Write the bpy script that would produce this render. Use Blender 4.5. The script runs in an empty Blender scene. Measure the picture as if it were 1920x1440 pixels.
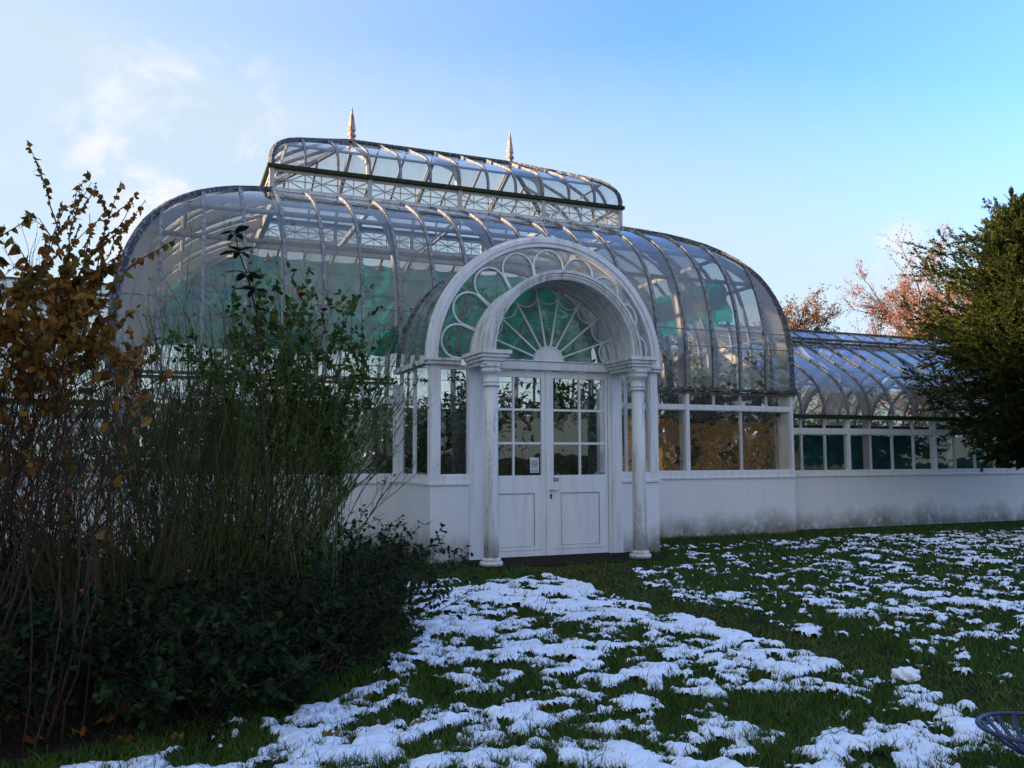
import bpy, math, random
import numpy as np
from mathutils import Vector, Matrix
PI = math.pi
R = math.radians
rng = np.random.default_rng(7)
random.seed(7)
S = bpy.context.scene
COL = S.collection

# ---------------------------------------------------------------- camera
cam_d = bpy.data.cameras.new('camera')
cam = bpy.data.objects.new('camera', cam_d); COL.objects.link(cam)
YAW, PITCH, ROLL, FPX, EYE = 0.3852, 0.0856, -0.0029, 1594.4, 1.575
cam_d.sensor_width = 36.0
cam_d.lens = 36.0 * FPX / 1920.0
cam_d.clip_start = 0.05; cam_d.clip_end = 3000
_r = Vector((math.cos(YAW), -math.sin(YAW), 0)); _f0 = Vector((math.sin(YAW), math.cos(YAW), 0))
_f = _f0 * math.cos(PITCH) + Vector((0, 0, math.sin(PITCH)))
_u = -_f0 * math.sin(PITCH) + Vector((0, 0, math.cos(PITCH)))
_rr = _r * math.cos(ROLL) + _u * math.sin(ROLL); _uu = -_r * math.sin(ROLL) + _u * math.cos(ROLL)
_m = Matrix((_rr, _uu, -_f)).transposed().to_4x4(); _m.translation = (0, 0, EYE)
cam.matrix_world = _m
S.camera = cam

# ---------------------------------------------------------------- light
SUN_EL = R(9.0)
SUN_AZ = math.atan2(-0.985, 0.17)            # angle from +Y towards +X
SDIR = Vector((math.sin(SUN_AZ) * math.cos(SUN_EL), math.cos(SUN_AZ) * math.cos(SUN_EL), math.sin(SUN_EL)))
sun_d = bpy.data.lights.new('sun', 'SUN'); sun_d.energy = 3.6; sun_d.angle = R(0.5); sun_d.color = (1.0, 0.74, 0.52)
sun = bpy.data.objects.new('sun', sun_d); COL.objects.link(sun)
sun.rotation_euler = SDIR.to_track_quat('Z', 'Y').to_euler()

W = bpy.data.worlds.new('World'); S.world = W; W.use_nodes = True
nt = W.node_tree; nt.nodes.clear()
def wn(t, **k):
    n = nt.nodes.new(t)
    for a, b in k.items(): setattr(n, a, b)
    return n
out = wn('ShaderNodeOutputWorld'); bg = wn('ShaderNodeBackground')
sky = wn('ShaderNodeTexSky', sky_type='NISHITA', sun_disc=False, sun_elevation=SUN_EL, sun_rotation=SUN_AZ)
sky.air_density = 1.0; sky.dust_density = 0.6; sky.ozone_density = 2.2; sky.altitude = 50
geo = wn('ShaderNodeTexCoord')
# thin clouds and milky horizon of the sky, laid out by world direction
def cloud_patch(d, size, seed, thr, gain):
    dv = wn('ShaderNodeVectorMath', operation='DISTANCE'); dv.inputs[1].default_value = d
    nt.links.new(geo.outputs['Generated'], dv.inputs[0])
    mp = wn('ShaderNodeMapping'); mp.inputs['Scale'].default_value = (1.0, 1.0, 1.35); nt.links.new(geo.outputs['Generated'], mp.inputs[0])
    no = wn('ShaderNodeTexNoise', noise_dimensions='4D'); no.inputs['W'].default_value = seed
    no.inputs['Scale'].default_value = 12.0; no.inputs['Detail'].default_value = 12; no.inputs['Roughness'].default_value = 0.62; no.inputs['Distortion'].default_value = 0.35
    nt.links.new(mp.outputs[0], no.inputs['Vector'])
    c = wn('ShaderNodeMapRange', interpolation_type='SMOOTHSTEP'); c.inputs[1].default_value = thr; c.inputs[2].default_value = thr + 0.2
    c.inputs[4].default_value = gain
    nt.links.new(no.outputs[0], c.inputs[0])
    m = wn('ShaderNodeMath', operation='MULTIPLY'); nt.links.new(c.outputs[0], m.inputs[0])
    f2 = wn('ShaderNodeMapRange', interpolation_type='SMOOTHSTEP'); f2.inputs[1].default_value = size; f2.inputs[2].default_value = size * 0.2
    nt.links.new(dv.outputs['Value'], f2.inputs[0]); nt.links.new(f2.outputs[0], m.inputs[1])
    return m
def wdir(px, py):
    v = _f + _rr * ((px - 960) / FPX) - _uu * ((py - 720) / FPX); return tuple(v.normalized())
tint = wn('ShaderNodeMix', data_type='RGBA', blend_type='MULTIPLY'); tint.inputs[0].default_value = 1.0
nt.links.new(sky.outputs[0], tint.inputs[6]); tint.inputs[7].default_value = (0.56, 0.72, 1.09, 1)
prev = tint.outputs[2]
sep = wn('ShaderNodeSeparateXYZ'); nt.links.new(geo.outputs['Generated'], sep.inputs[0])
def wmath(op, a, b):
    n = wn('ShaderNodeMath', operation=op)
    for k, v in enumerate((a, b)):
        if isinstance(v, (int, float)): n.inputs[k].default_value = v
        else: nt.links.new(v, n.inputs[k])
    return n
dl = wn('ShaderNodeVectorMath', operation='DOT_PRODUCT'); dl.inputs[1].default_value = tuple(-_r); nt.links.new(geo.outputs['Generated'], dl.inputs[0])
low = wmath('MAXIMUM', wmath('MULTIPLY', wmath('SUBTRACT', 0.45, sep.outputs[2]).outputs[0], 4.4).outputs[0], 0.0)
hz = wmath('ADD', wmath('MULTIPLY', dl.outputs['Value'], 1.2).outputs[0], wmath('ADD', low.outputs[0], 0.2).outputs[0])
hz = wmath('MINIMUM', wmath('MAXIMUM', hz.outputs[0], 0.0).outputs[0], 0.86)
mx = wn('ShaderNodeMix', data_type='RGBA'); nt.links.new(hz.outputs[0], mx.inputs[0]); nt.links.new(prev, mx.inputs[6]); mx.inputs[7].default_value = (1.14, 1.34, 1.40, 1)
prev = mx.outputs[2]
for d, size, seed, thr, gain in ((wdir(345, 300), 0.17, 3.1, 0.46, 1.0), (wdir(190, 270), 0.08, 8.0, 0.45, 0.6), (wdir(60, 520), 0.2, 2.2, 0.5, 0.5),
                                 (wdir(860, 235), 0.09, 5.5, 0.5, 0.3), (wdir(630, 80), 0.08, 1.5, 0.52, 0.22), (wdir(1690, 490), 0.07, 4.4, 0.47, 0.6), ((0.1, -0.8, 0.6), 0.95, 6.6, 0.30, 0.75)):  # last cloud: unseen, added behind the camera to brighten wall and snow
    cp = cloud_patch(d, size, seed, thr, gain)
    mx = wn('ShaderNodeMix', data_type='RGBA'); nt.links.new(cp.outputs[0], mx.inputs[0]); nt.links.new(prev, mx.inputs[6])
    mx.inputs[7].default_value = (1.62, 1.6, 1.68, 1); prev = mx.outputs[2]
nt.links.new(prev, bg.inputs[0]); bg.inputs[1].default_value = 0.15
nt.links.new(bg.outputs[0], out.inputs[0])

S.view_settings.view_transform = 'Standard'; S.view_settings.look = 'None'
S.view_settings.exposure = 2.05; S.view_settings.gamma = 1.0
S.render.engine = 'CYCLES'
cy = S.cycles
cy.max_bounces = 7; cy.diffuse_bounces = 3; cy.glossy_bounces = 3; cy.transmission_bounces = 4
cy.transparent_max_bounces = 28; cy.use_denoising = True; cy.sample_clamp_indirect = 6
cy.caustics_reflective = False; cy.caustics_refractive = False

# ---------------------------------------------------------------- materials
class Nodes:
    def __init__(s, name):
        s.m = bpy.data.materials.new(name); s.m.use_nodes = True; s.t = s.m.node_tree; s.t.nodes.clear()
        s.out = s.n('ShaderNodeOutputMaterial')
    def n(s, t, **k):
        x = s.t.nodes.new(t)
        for a, b in k.items(): setattr(x, a, b)
        return x
    def l(s, a, b): s.t.links.new(a, b)
    def pos(s): return s.n('ShaderNodeNewGeometry').outputs['Position']
    def objc(s): return s.n('ShaderNodeTexCoord').outputs['Object']
    def noise(s, scale, detail=5, rough=0.55, vec=None, stretch=None, dist=0.0):
        x = s.n('ShaderNodeTexNoise'); x.inputs['Scale'].default_value = scale; x.inputs['Detail'].default_value = detail
        x.inputs['Roughness'].default_value = rough; x.inputs['Distortion'].default_value = dist
        v = vec or s.pos()
        if stretch:
            mp = s.n('ShaderNodeMapping'); mp.inputs['Scale'].default_value = stretch; s.l(v, mp.inputs[0]); v = mp.outputs[0]
        s.l(v, x.inputs['Vector']); return x.outputs[0]
    def ramp(s, fac, stops):
        x = s.n('ShaderNodeValToRGB'); e = x.color_ramp.elements
        while len(e) < len(stops): e.new(0.5)
        for i, (p, c) in enumerate(stops):
            e[i].position = p; e[i].color = tuple(c) + (1,) if len(c) == 3 else c
        s.l(fac, x.inputs[0]); return x.outputs[0]
    def rng(s, fac, a, b, c=0.0, d=1.0, smooth=False):
        x = s.n('ShaderNodeMapRange'); 
        if smooth: x.interpolation_type = 'SMOOTHSTEP'
        for i, v in zip((1, 2, 3, 4), (a, b, c, d)): x.inputs[i].default_value = v
        s.l(fac, x.inputs[0]); return x.outputs[0]
    def math(s, op, a, b=None):
        x = s.n('ShaderNodeMath', operation=op)
        for i, v in enumerate((a, b)):
            if v is None: continue
            if isinstance(v, (int, float)): x.inputs[i].default_value = v
            else: s.l(v, x.inputs[i])
        return x.outputs[0]
    def mix(s, fac, a, b, blend='MIX'):
        x = s.n('ShaderNodeMix', data_type='RGBA', blend_type=blend)
        for i, v in ((0, fac), (6, a), (7, b)):
            if isinstance(v, (int, float)): x.inputs[i].default_value = v
            elif isinstance(v, tuple): x.inputs[i].default_value = v + (1,)
            else: s.l(v, x.inputs[i])
        return x.outputs[2]
    def bump(s, h, strength, dist=0.02):
        x = s.n('ShaderNodeBump'); x.inputs['Strength'].default_value = strength; x.inputs['Distance'].default_value = dist
        s.l(h, x.inputs['Height']); return x.outputs[0]
    def bsdf(s, col, rough=0.6, spec=0.4, metal=0.0, normal=None):
        x = s.n('ShaderNodeBsdfPrincipled')
        if isinstance(col, tuple): x.inputs['Base Color'].default_value = col + (1,)
        else: s.l(col, x.inputs['Base Color'])
        if isinstance(rough, (int, float)): x.inputs['Roughness'].default_value = rough
        else: s.l(rough, x.inputs['Roughness'])
        x.inputs['Specular IOR Level'].default_value = spec; x.inputs['Metallic'].default_value = metal
        if normal is not None: s.l(normal, x.inputs['Normal'])
        return x.outputs[0]
    def done(s, sh): s.l(sh, s.out.inputs[0]); return s.m
    def mixsh(s, f, a, b):
        x = s.n('ShaderNodeMixShader')
        if isinstance(f, (int, float)): x.inputs[0].default_value = f
        else: s.l(f, x.inputs[0])
        s.l(a, x.inputs[1]); s.l(b, x.inputs[2]); return x.outputs[0]

def white_paint(name, col=(0.74, 0.74, 0.74), dirt=(0.30, 0.28, 0.25), amount=0.5, base_dirt=True, rust=0.5):
    M = Nodes(name)
    streak = M.noise(3.0, 7, 0.65, stretch=(3.2, 3.2, 0.28))
    fine = M.noise(22, 4, 0.6)
    f = M.math('MULTIPLY', M.rng(streak, 0.46, 0.72), M.rng(fine, 0.25, 0.65))
    c = M.mix(M.math('MULTIPLY', f, amount), col, dirt)
    big = M.noise(0.9, 3)
    c = M.mix(M.rng(big, 0.35, 0.7, 0, 0.35), c, (col[0] * 0.86, col[1] * 0.87, col[2] * 0.85))
    rs = M.math('MULTIPLY', M.rng(M.noise(7, 6, 0.7, stretch=(1, 1, 0.3)), 0.66, 0.78), rust)
    c = M.mix(rs, c, (0.17, 0.085, 0.045))
    if base_dirt:
        sx = M.n('ShaderNodeSeparateXYZ'); M.l(M.pos(), sx.inputs[0])
        edge = M.math('SUBTRACT', M.math('MULTIPLY', M.noise(1.4, 8, 0.62, stretch=(1, 1, 0.6)), 0.92), sx.outputs[2])
        g = M.rng(edge, -0.02, 0.42, 0, 0.85)
        g = M.math('MULTIPLY', g, M.rng(M.noise(6, 6, 0.65), 0.2, 0.5))
        c = M.mix(g, c, (0.10, 0.095, 0.07))
    n = M.bump(M.noise(60, 3), 0.12, 0.01)
    return M.done(M.bsdf(c, 0.5, 0.35, normal=n))

M_WALL = white_paint('white_rendered_wall', (0.76, 0.745, 0.74), amount=0.16, rust=0.10)
M_WHITE = white_paint('white_painted_wood', (0.77, 0.755, 0.75), amount=0.75, base_dirt=False, rust=0.45)
M_DOOR = white_paint('white_painted_door', (0.78, 0.765, 0.76), amount=0.5, base_dirt=False, rust=0.35)
M_STONE = white_paint('weathered_white_arch', (0.70, 0.68, 0.66), dirt=(0.12, 0.10, 0.085), amount=1.25, base_dirt=False, rust=0.35)
M_CREAM = white_paint('cream_painted_iron', (0.50, 0.465, 0.42), amount=0.5, base_dirt=False, rust=0.4)

def old_metal():
    M = Nodes('flaking_painted_iron')
    a = M.noise(14, 6, 0.65)
    c = M.ramp(a, [(0.28, (0.06, 0.057, 0.057)), (0.44, (0.17, 0.165, 0.165)), (0.58, (0.30, 0.295, 0.295)), (0.75, (0.42, 0.41, 0.40))])
    c = M.mix(M.rng(M.noise(5, 5), 0.6, 0.75, 0, 0.7), c, (0.16, 0.085, 0.05))
    return M.done(M.bsdf(c, 0.6, 0.3, normal=M.bump(a, 0.4, 0.01)))
M_RIB = old_metal()
def dark_hip():
    M = Nodes('dark_weathered_hip')
    a = M.noise(20, 6, 0.7)
    c = M.ramp(a, [(0.35, (0.03, 0.03, 0.036)), (0.52, (0.08, 0.08, 0.09)), (0.62, (0.30, 0.29, 0.30))])
    return M.done(M.bsdf(c, 0.65, 0.3, normal=M.bump(a, 0.5, 0.01)))
M_HIP = dark_hip()
def gutter_mat():
    M = Nodes('mossy_gutter')
    a = M.noise(11, 7, 0.7)
    c = M.ramp(a, [(0.28, (0.025, 0.025, 0.018)), (0.45, (0.07, 0.065, 0.045)), (0.56, (0.15, 0.13, 0.11)), (0.68, (0.40, 0.38, 0.36))])
    return M.done(M.bsdf(c, 0.8, 0.2, normal=M.bump(a, 0.8, 0.02)))
M_GUT = gutter_mat()

def glass(name, haze0, haze1, hcol, tint=(0.93, 0.95, 0.94), wob=0.05, refl=0.05, low=None, transl=0.45, power=4.5, right=None):
    M = Nodes(name)
    lw = M.n('ShaderNodeLayerWeight'); lw.inputs[0].default_value = 0.5
    n = M.bump(M.noise(1.7, 2, 0.5), wob, 0.25); M.l(n, lw.inputs['Normal'])
    fr = M.math('ADD', M.math('MULTIPLY', M.math('POWER', lw.outputs['Facing'], power), 0.9), refl)
    tr = M.n('ShaderNodeBsdfTransparent'); tr.inputs[0].default_value = tint + (1,)
    gl = M.n('ShaderNodeBsdfGlossy'); gl.inputs['Roughness'].default_value = 0.015; gl.inputs[0].default_value = (0.95, 0.95, 0.95, 1); M.l(n, gl.inputs['Normal'])
    di = M.n('ShaderNodeBsdfDiffuse'); di.inputs[0].default_value = hcol + (1,)
    tl = M.n('ShaderNodeBsdfTranslucent'); tl.inputs[0].default_value = hcol + (1,)
    dirt = M.mixsh(transl, di.outputs[0], tl.outputs[0])
    st = M.noise(2.2, 6, 0.6, stretch=(2.2, 2.2, 0.3)); fi = M.noise(9, 5, 0.6)
    f = M.math('ADD', M.math('MULTIPLY', st, 0.7), M.math('MULTIPLY', fi, 0.3))
    f = M.rng(f, 0.34, 0.68, haze0, haze1)
    if low:
        sx = M.n('ShaderNodeSeparateXYZ'); M.l(M.pos(), sx.inputs[0])
        zz = M.math('ADD', sx.outputs[2], M.math('MULTIPLY', M.noise(1.3, 4), 0.9))
        f = M.math('ADD', f, M.rng(zz, low[0], low[1], low[2], 0.0, True))
    if right:
        sx = M.n('ShaderNodeSeparateXYZ'); M.l(M.pos(), sx.inputs[0])
        f = M.math('ADD', f, M.rng(M.math('ADD', sx.outputs[0], M.math('MULTIPLY', M.noise(0.8, 3), 3.0)), right[0], right[1], 0.0, right[2], True))
    oi = M.n('ShaderNodeObjectInfo')
    f = M.math('MULTIPLY', f, M.rng(oi.outputs['Random'], 0.35, 0.65, 0.45, 1.15, True))
    body = M.mixsh(f, tr.outputs[0], dirt)
    return M.done(M.mixsh(fr, body, gl.outputs[0]))
G_ROOF = glass('dirty_roof_glass', 0.03, 0.19, (0.38, 0.355, 0.29), right=(7.5, 11.5, 0.14), low=(4.8, 4.1, 0.38), refl=0.06, power=3.7, tint=(0.80, 0.84, 0.84))
G_LANT = glass('lantern_roof_glass', 0.03, 0.20, (0.44, 0.42, 0.42), power=3.5, tint=(0.84, 0.87, 0.88))
G_WALL = glass('window_glass', 0.0, 0.06, (0.5, 0.48, 0.45), refl=0.075, wob=0.035)
G_DOOR = glass('door_glass', 0.0, 0.03, (0.5, 0.48, 0.45), refl=0.085, wob=0.03)
G_FAN = glass('fanlight_glass', 0.02, 0.20, (0.52, 0.54, 0.50), low=(4.1, 3.2, 0.12), wob=0.05)
G_VAULT = glass('vault_glass', 0.22, 0.62, (0.52, 0.47, 0.38), tint=(0.85, 0.86, 0.82))
G_WING = glass('wing_roof_glass', 0.34, 0.80, (0.46, 0.42, 0.34), refl=0.06, power=4.0)

def leaf_mat(name, stops, trans=0.25, rough=0.5, spec=0.3, noisy=None):
    M = Nodes(name)
    a = M.n('ShaderNodeAttribute'); a.attribute_name = 'rnd'
    c = M.ramp(a.outputs['Fac'], stops)
    if noisy:
        c = M.mix(M.rng(M.noise(noisy[0], 4), 0.55, 0.68, 0, noisy[1]), c, noisy[2])
    b = M.bsdf(c, rough, spec)
    if trans > 0:
        tl = M.n('ShaderNodeBsdfTranslucent'); M.l(c, tl.inputs[0])
        b = M.mixsh(trans, b, tl.outputs[0])
    return M.done(b)
L_ORANGE = leaf_mat('autumn_orange_leaf', [(0.0, (0.07, 0.07, 0.014)), (0.25, (0.25, 0.135, 0.02)), (0.55, (0.34, 0.14, 0.024)), (0.8, (0.16, 0.06, 0.018)), (0.95, (0.38, 0.21, 0.04)), (1.0, (0.42, 0.30, 0.16))], 0.4, 0.6, 0.15, noisy=(24, 0.7, (0.08, 0.035, 0.012)))
L_ROSE = leaf_mat('rose_leaf', [(0.0, (0.024, 0.05, 0.012)), (0.5, (0.05, 0.095, 0.018)), (0.85, (0.10, 0.15, 0.022)), (0.97, (0.14, 0.15, 0.02)), (1.0, (0.30, 0.15, 0.02))], 0.35, 0.55, 0.15)
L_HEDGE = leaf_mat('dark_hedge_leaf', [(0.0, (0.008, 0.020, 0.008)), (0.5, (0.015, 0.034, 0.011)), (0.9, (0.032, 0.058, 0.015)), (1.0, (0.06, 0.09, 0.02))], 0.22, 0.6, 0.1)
L_SHOOT = leaf_mat('glossy_evergreen_leaf', [(0.0, (0.010, 0.026, 0.012)), (1.0, (0.022, 0.045, 0.018))], 0.12, 0.35, 0.5)
L_YEW = leaf_mat('conifer_needles', [(0.0, (0.020, 0.036, 0.010)), (0.55, (0.040, 0.058, 0.012)), (1.0, (0.18, 0.17, 0.022))], 0.5, 0.6, 0.15)
L_PINK = leaf_mat('russet_tree_leaf', [(0.0, (0.20, 0.08, 0.05)), (0.5, (0.36, 0.16, 0.10)), (1.0, (0.42, 0.22, 0.12))], 0.3, 0.7, 0.1)
L_BROWN = leaf_mat('brown_tree_leaf', [(0.0, (0.10, 0.05, 0.02)), (0.5, (0.22, 0.12, 0.03)), (1.0, (0.26, 0.15, 0.05))], 0.3, 0.7, 0.1)
L_PALM = leaf_mat('indoor_foliage', [(0.0, (0.018, 0.035, 0.012)), (0.6, (0.04, 0.075, 0.018)), (1.0, (0.10, 0.14, 0.02))], 0.3, 0.4, 0.4)
L_RUST = leaf_mat('golden_reed', [(0.0, (0.26, 0.13, 0.03)), (0.6, (0.46, 0.25, 0.05)), (1.0, (0.22, 0.20, 0.05))], 0.3, 0.6, 0.2)
L_GRASS = leaf_mat('grass_blade', [(0.0, (0.034, 0.060, 0.008)), (0.5, (0.058, 0.105, 0.012)), (0.80, (0.090, 0.135, 0.016)), (0.91, (0.16, 0.14, 0.04)), (1.0, (0.21, 0.16, 0.06))], 0.25, 0.55, 0.25)
def stem_mat(name, a, b, sc=30):
    M = Nodes(name); n = M.noise(sc, 4)
    return M.done(M.bsdf(M.ramp(n, [(0.35, a), (0.65, b)]), 0.7, 0.2))
B_GREEN = stem_mat('green_twig', (0.055, 0.075, 0.018), (0.12, 0.13, 0.036))
B_BROWN = stem_mat('red_brown_twig', (0.032, 0.017, 0.012), (0.08, 0.04, 0.026))
B_OLIVE = stem_mat('olive_twig', (0.05, 0.05, 0.016), (0.11, 0.09, 0.032))
B_BARK = stem_mat('tree_bark', (0.14, 0.085, 0.07), (0.28, 0.17, 0.14), 12)
B_DARK = stem_mat('dark_bark', (0.025, 0.018, 0.013), (0.06, 0.042, 0.03), 12)
def plain(name, col, rough=0.5, spec=0.4, var=0.25, metal=0.0, sc=25):
    M = Nodes(name); n = M.noise(sc, 5, 0.6)
    c = M.mix(M.rng(n, 0.3, 0.7), tuple(x * (1 - var) for x in col), tuple(min(1, x * (1 + var)) for x in col))
    return M.done(M.bsdf(c, rough, spec, metal))
M_MOSS = plain('dark_mossy_gutter', (0.035, 0.04, 0.022), 0.85, 0.15, 0.5, sc=14)
M_PETAL = plain('crimson_petal', (0.42, 0.008, 0.03), 0.5, 0.2)
M_HIPS = plain('red_rose_hip', (0.35, 0.03, 0.012), 0.35, 0.5)
M_CHAIR = plain('blue_grey_painted_iron', (0.03, 0.03, 0.065), 0.38, 0.5, 0.3)
M_STEEL = plain('brushed_steel', (0.55, 0.55, 0.56), 0.3, 0.5, 0.1, 0.9)
M_BLACK = plain('black_iron', (0.015, 0.015, 0.016), 0.5, 0.4)
M_PAPER = plain('white_paper', (0.72, 0.74, 0.78), 0.6, 0.3, 0.05)
M_INK = plain('grey_ink', (0.10, 0.13, 0.22), 0.6, 0.2, 0.05)
M_RED = plain('red_ink', (0.38, 0.03, 0.06), 0.6, 0.2, 0.05)
M_BLUE = plain('blue_enamel', (0.02, 0.05, 0.32), 0.35, 0.4, 0.1)
M_SLATE = plain('slate_roof', (0.07, 0.07, 0.08), 0.6, 0.3, 0.3, sc=6)
M_OCHRE = plain('ochre_render', (0.46, 0.33, 0.18), 0.8, 0.1, 0.12, sc=1.5)
M_DBRICK = plain('dark_brown_brick', (0.16, 0.115, 0.085), 0.85, 0.1, 0.3, sc=3)
M_BRICK = plain('brown_brick', (0.24, 0.13, 0.09), 0.85, 0.1, 0.25, sc=4)
M_DGREEN = plain('green_painted_door', (0.06, 0.13, 0.11), 0.5, 0.3, 0.1)
M_DGLASS = plain('dark_house_glass', (0.02, 0.022, 0.025), 0.08, 0.6, 0.1)
M_FLOOR = plain('greenhouse_floor', (0.10, 0.085, 0.065), 0.9, 0.1, 0.3, sc=3)
M_POT = plain('terracotta', (0.28, 0.12, 0.06), 0.8, 0.2)
def cloth_mat():
    M = Nodes('teal_shade_net')
    n = M.noise(5, 5, 0.6, stretch=(0.6, 1, 3))
    c = M.ramp(n, [(0.3, (0.0, 0.22, 0.165)), (0.55, (0.0, 0.38, 0.285)), (0.8, (0.005, 0.50, 0.39))])
    d = M.n('ShaderNodeBsdfDiffuse'); M.l(c, d.inputs[0]); t = M.n('ShaderNodeBsdfTranslucent'); M.l(c, t.inputs[0])
    return M.done(M.mixsh(0.62, d.outputs[0], t.outputs[0]))
M_CLOTH = cloth_mat()
M_SCREEN = plain('dark_teal_screen', (0.008, 0.075, 0.065), 0.8, 0.1, 0.4, sc=3)
def soil():
    M = Nodes('leafy_soil'); n = M.noise(14, 8, 0.7); 
    c = M.ramp(n, [(0.3, (0.010, 0.008, 0.006)), (0.55, (0.026, 0.019, 0.012)), (0.75, (0.05, 0.034, 0.018))])
    return M.done(M.bsdf(c, 0.95, 0.1, normal=M.bump(n, 1.0, 0.04)))
M_SOIL = soil()
def turf():
    M = Nodes('turf'); n = M.noise(5, 8, 0.7); f = M.noise(60, 5, 0.7)
    c = M.ramp(n, [(0.3, (0.016, 0.022, 0.007)), (0.52, (0.028, 0.038, 0.009)), (0.7, (0.045, 0.038, 0.016))])
    c = M.mix(M.rng(f, 0.35, 0.7, 0, 0.6), c, (0.010, 0.012, 0.005))
    return M.done(M.bsdf(c, 0.95, 0.1, normal=M.bump(f, 1.0, 0.03)))
M_TURF = turf()
def snow_mat():
    M = Nodes('thawing_snow'); n = M.noise(35, 6, 0.6); g = M.noise(7, 4)
    c = M.mix(M.rng(g, 0.4, 0.75, 0, 0.4), (0.86, 0.88, 0.93), (0.70, 0.74, 0.83))
    return M.done(M.bsdf(c, 0.5, 0.3, normal=M.bump(n, 0.35, 0.015)))
M_SNOW = snow_mat()

# ---------------------------------------------------------------- builders
def tag(o, label=None, cat=None, group=None, kind=None):
    if label: o['label'] = label
    if cat: o['category'] = cat
    if group: o['group'] = group
    if kind: o['kind'] = kind
    return o
def empty(name, loc, label, cat, group=None, rz=0.0):
    o = bpy.data.objects.new(name, None); COL.objects.link(o); o.location = loc; o.rotation_euler = (0, 0, rz)
    o.empty_display_size = 0.2
    return tag(o, label, cat, group)
def link(name, me, mat, parent=None):
    o = bpy.data.objects.new(name, me); COL.objects.link(o)
    if mat is not None: me.materials.append(mat)
    if parent is not None:
        o.parent = parent
        pw = Vector((0, 0, 0)); q = parent
        while q is not None: pw += q.location; q = q.parent      # all builders work in world space; no parent here is rotated
        o.location = -pw
    return o
def np_mesh(name, V, F, mat, parent=None, rnd=None, smooth=False, local=False):
    V = np.asarray(V, np.float32).reshape(-1, 3)
    me = bpy.data.meshes.new(name)
    groups = F if isinstance(F, list) else [F]
    loops = np.concatenate([np.asarray(g).ravel() for g in groups]).astype(np.int32)
    tot = np.concatenate([np.full(len(g), g.shape[1]) for g in groups]).astype(np.int32)
    start = np.concatenate([[0], np.cumsum(tot)[:-1]]).astype(np.int32)
    me.vertices.add(len(V)); me.vertices.foreach_set('co', V.ravel())
    me.loops.add(len(loops)); me.loops.foreach_set('vertex_index', loops)
    me.polygons.add(len(tot)); me.polygons.foreach_set('loop_start', start); me.polygons.foreach_set('loop_total', tot)
    if smooth: me.polygons.foreach_set('use_smooth', np.ones(len(tot), bool))
    if rnd is not None:
        a = me.attributes.new('rnd', 'FLOAT', 'FACE'); a.data.foreach_set('value', np.asarray(rnd, np.float32))
    me.update(calc_edges=True)
    if local:
        o = bpy.data.objects.new(name, me); COL.objects.link(o); me.materials.append(mat)
        if parent is not None: o.parent = parent
        return o
    return link(name, me, mat, parent)

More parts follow.
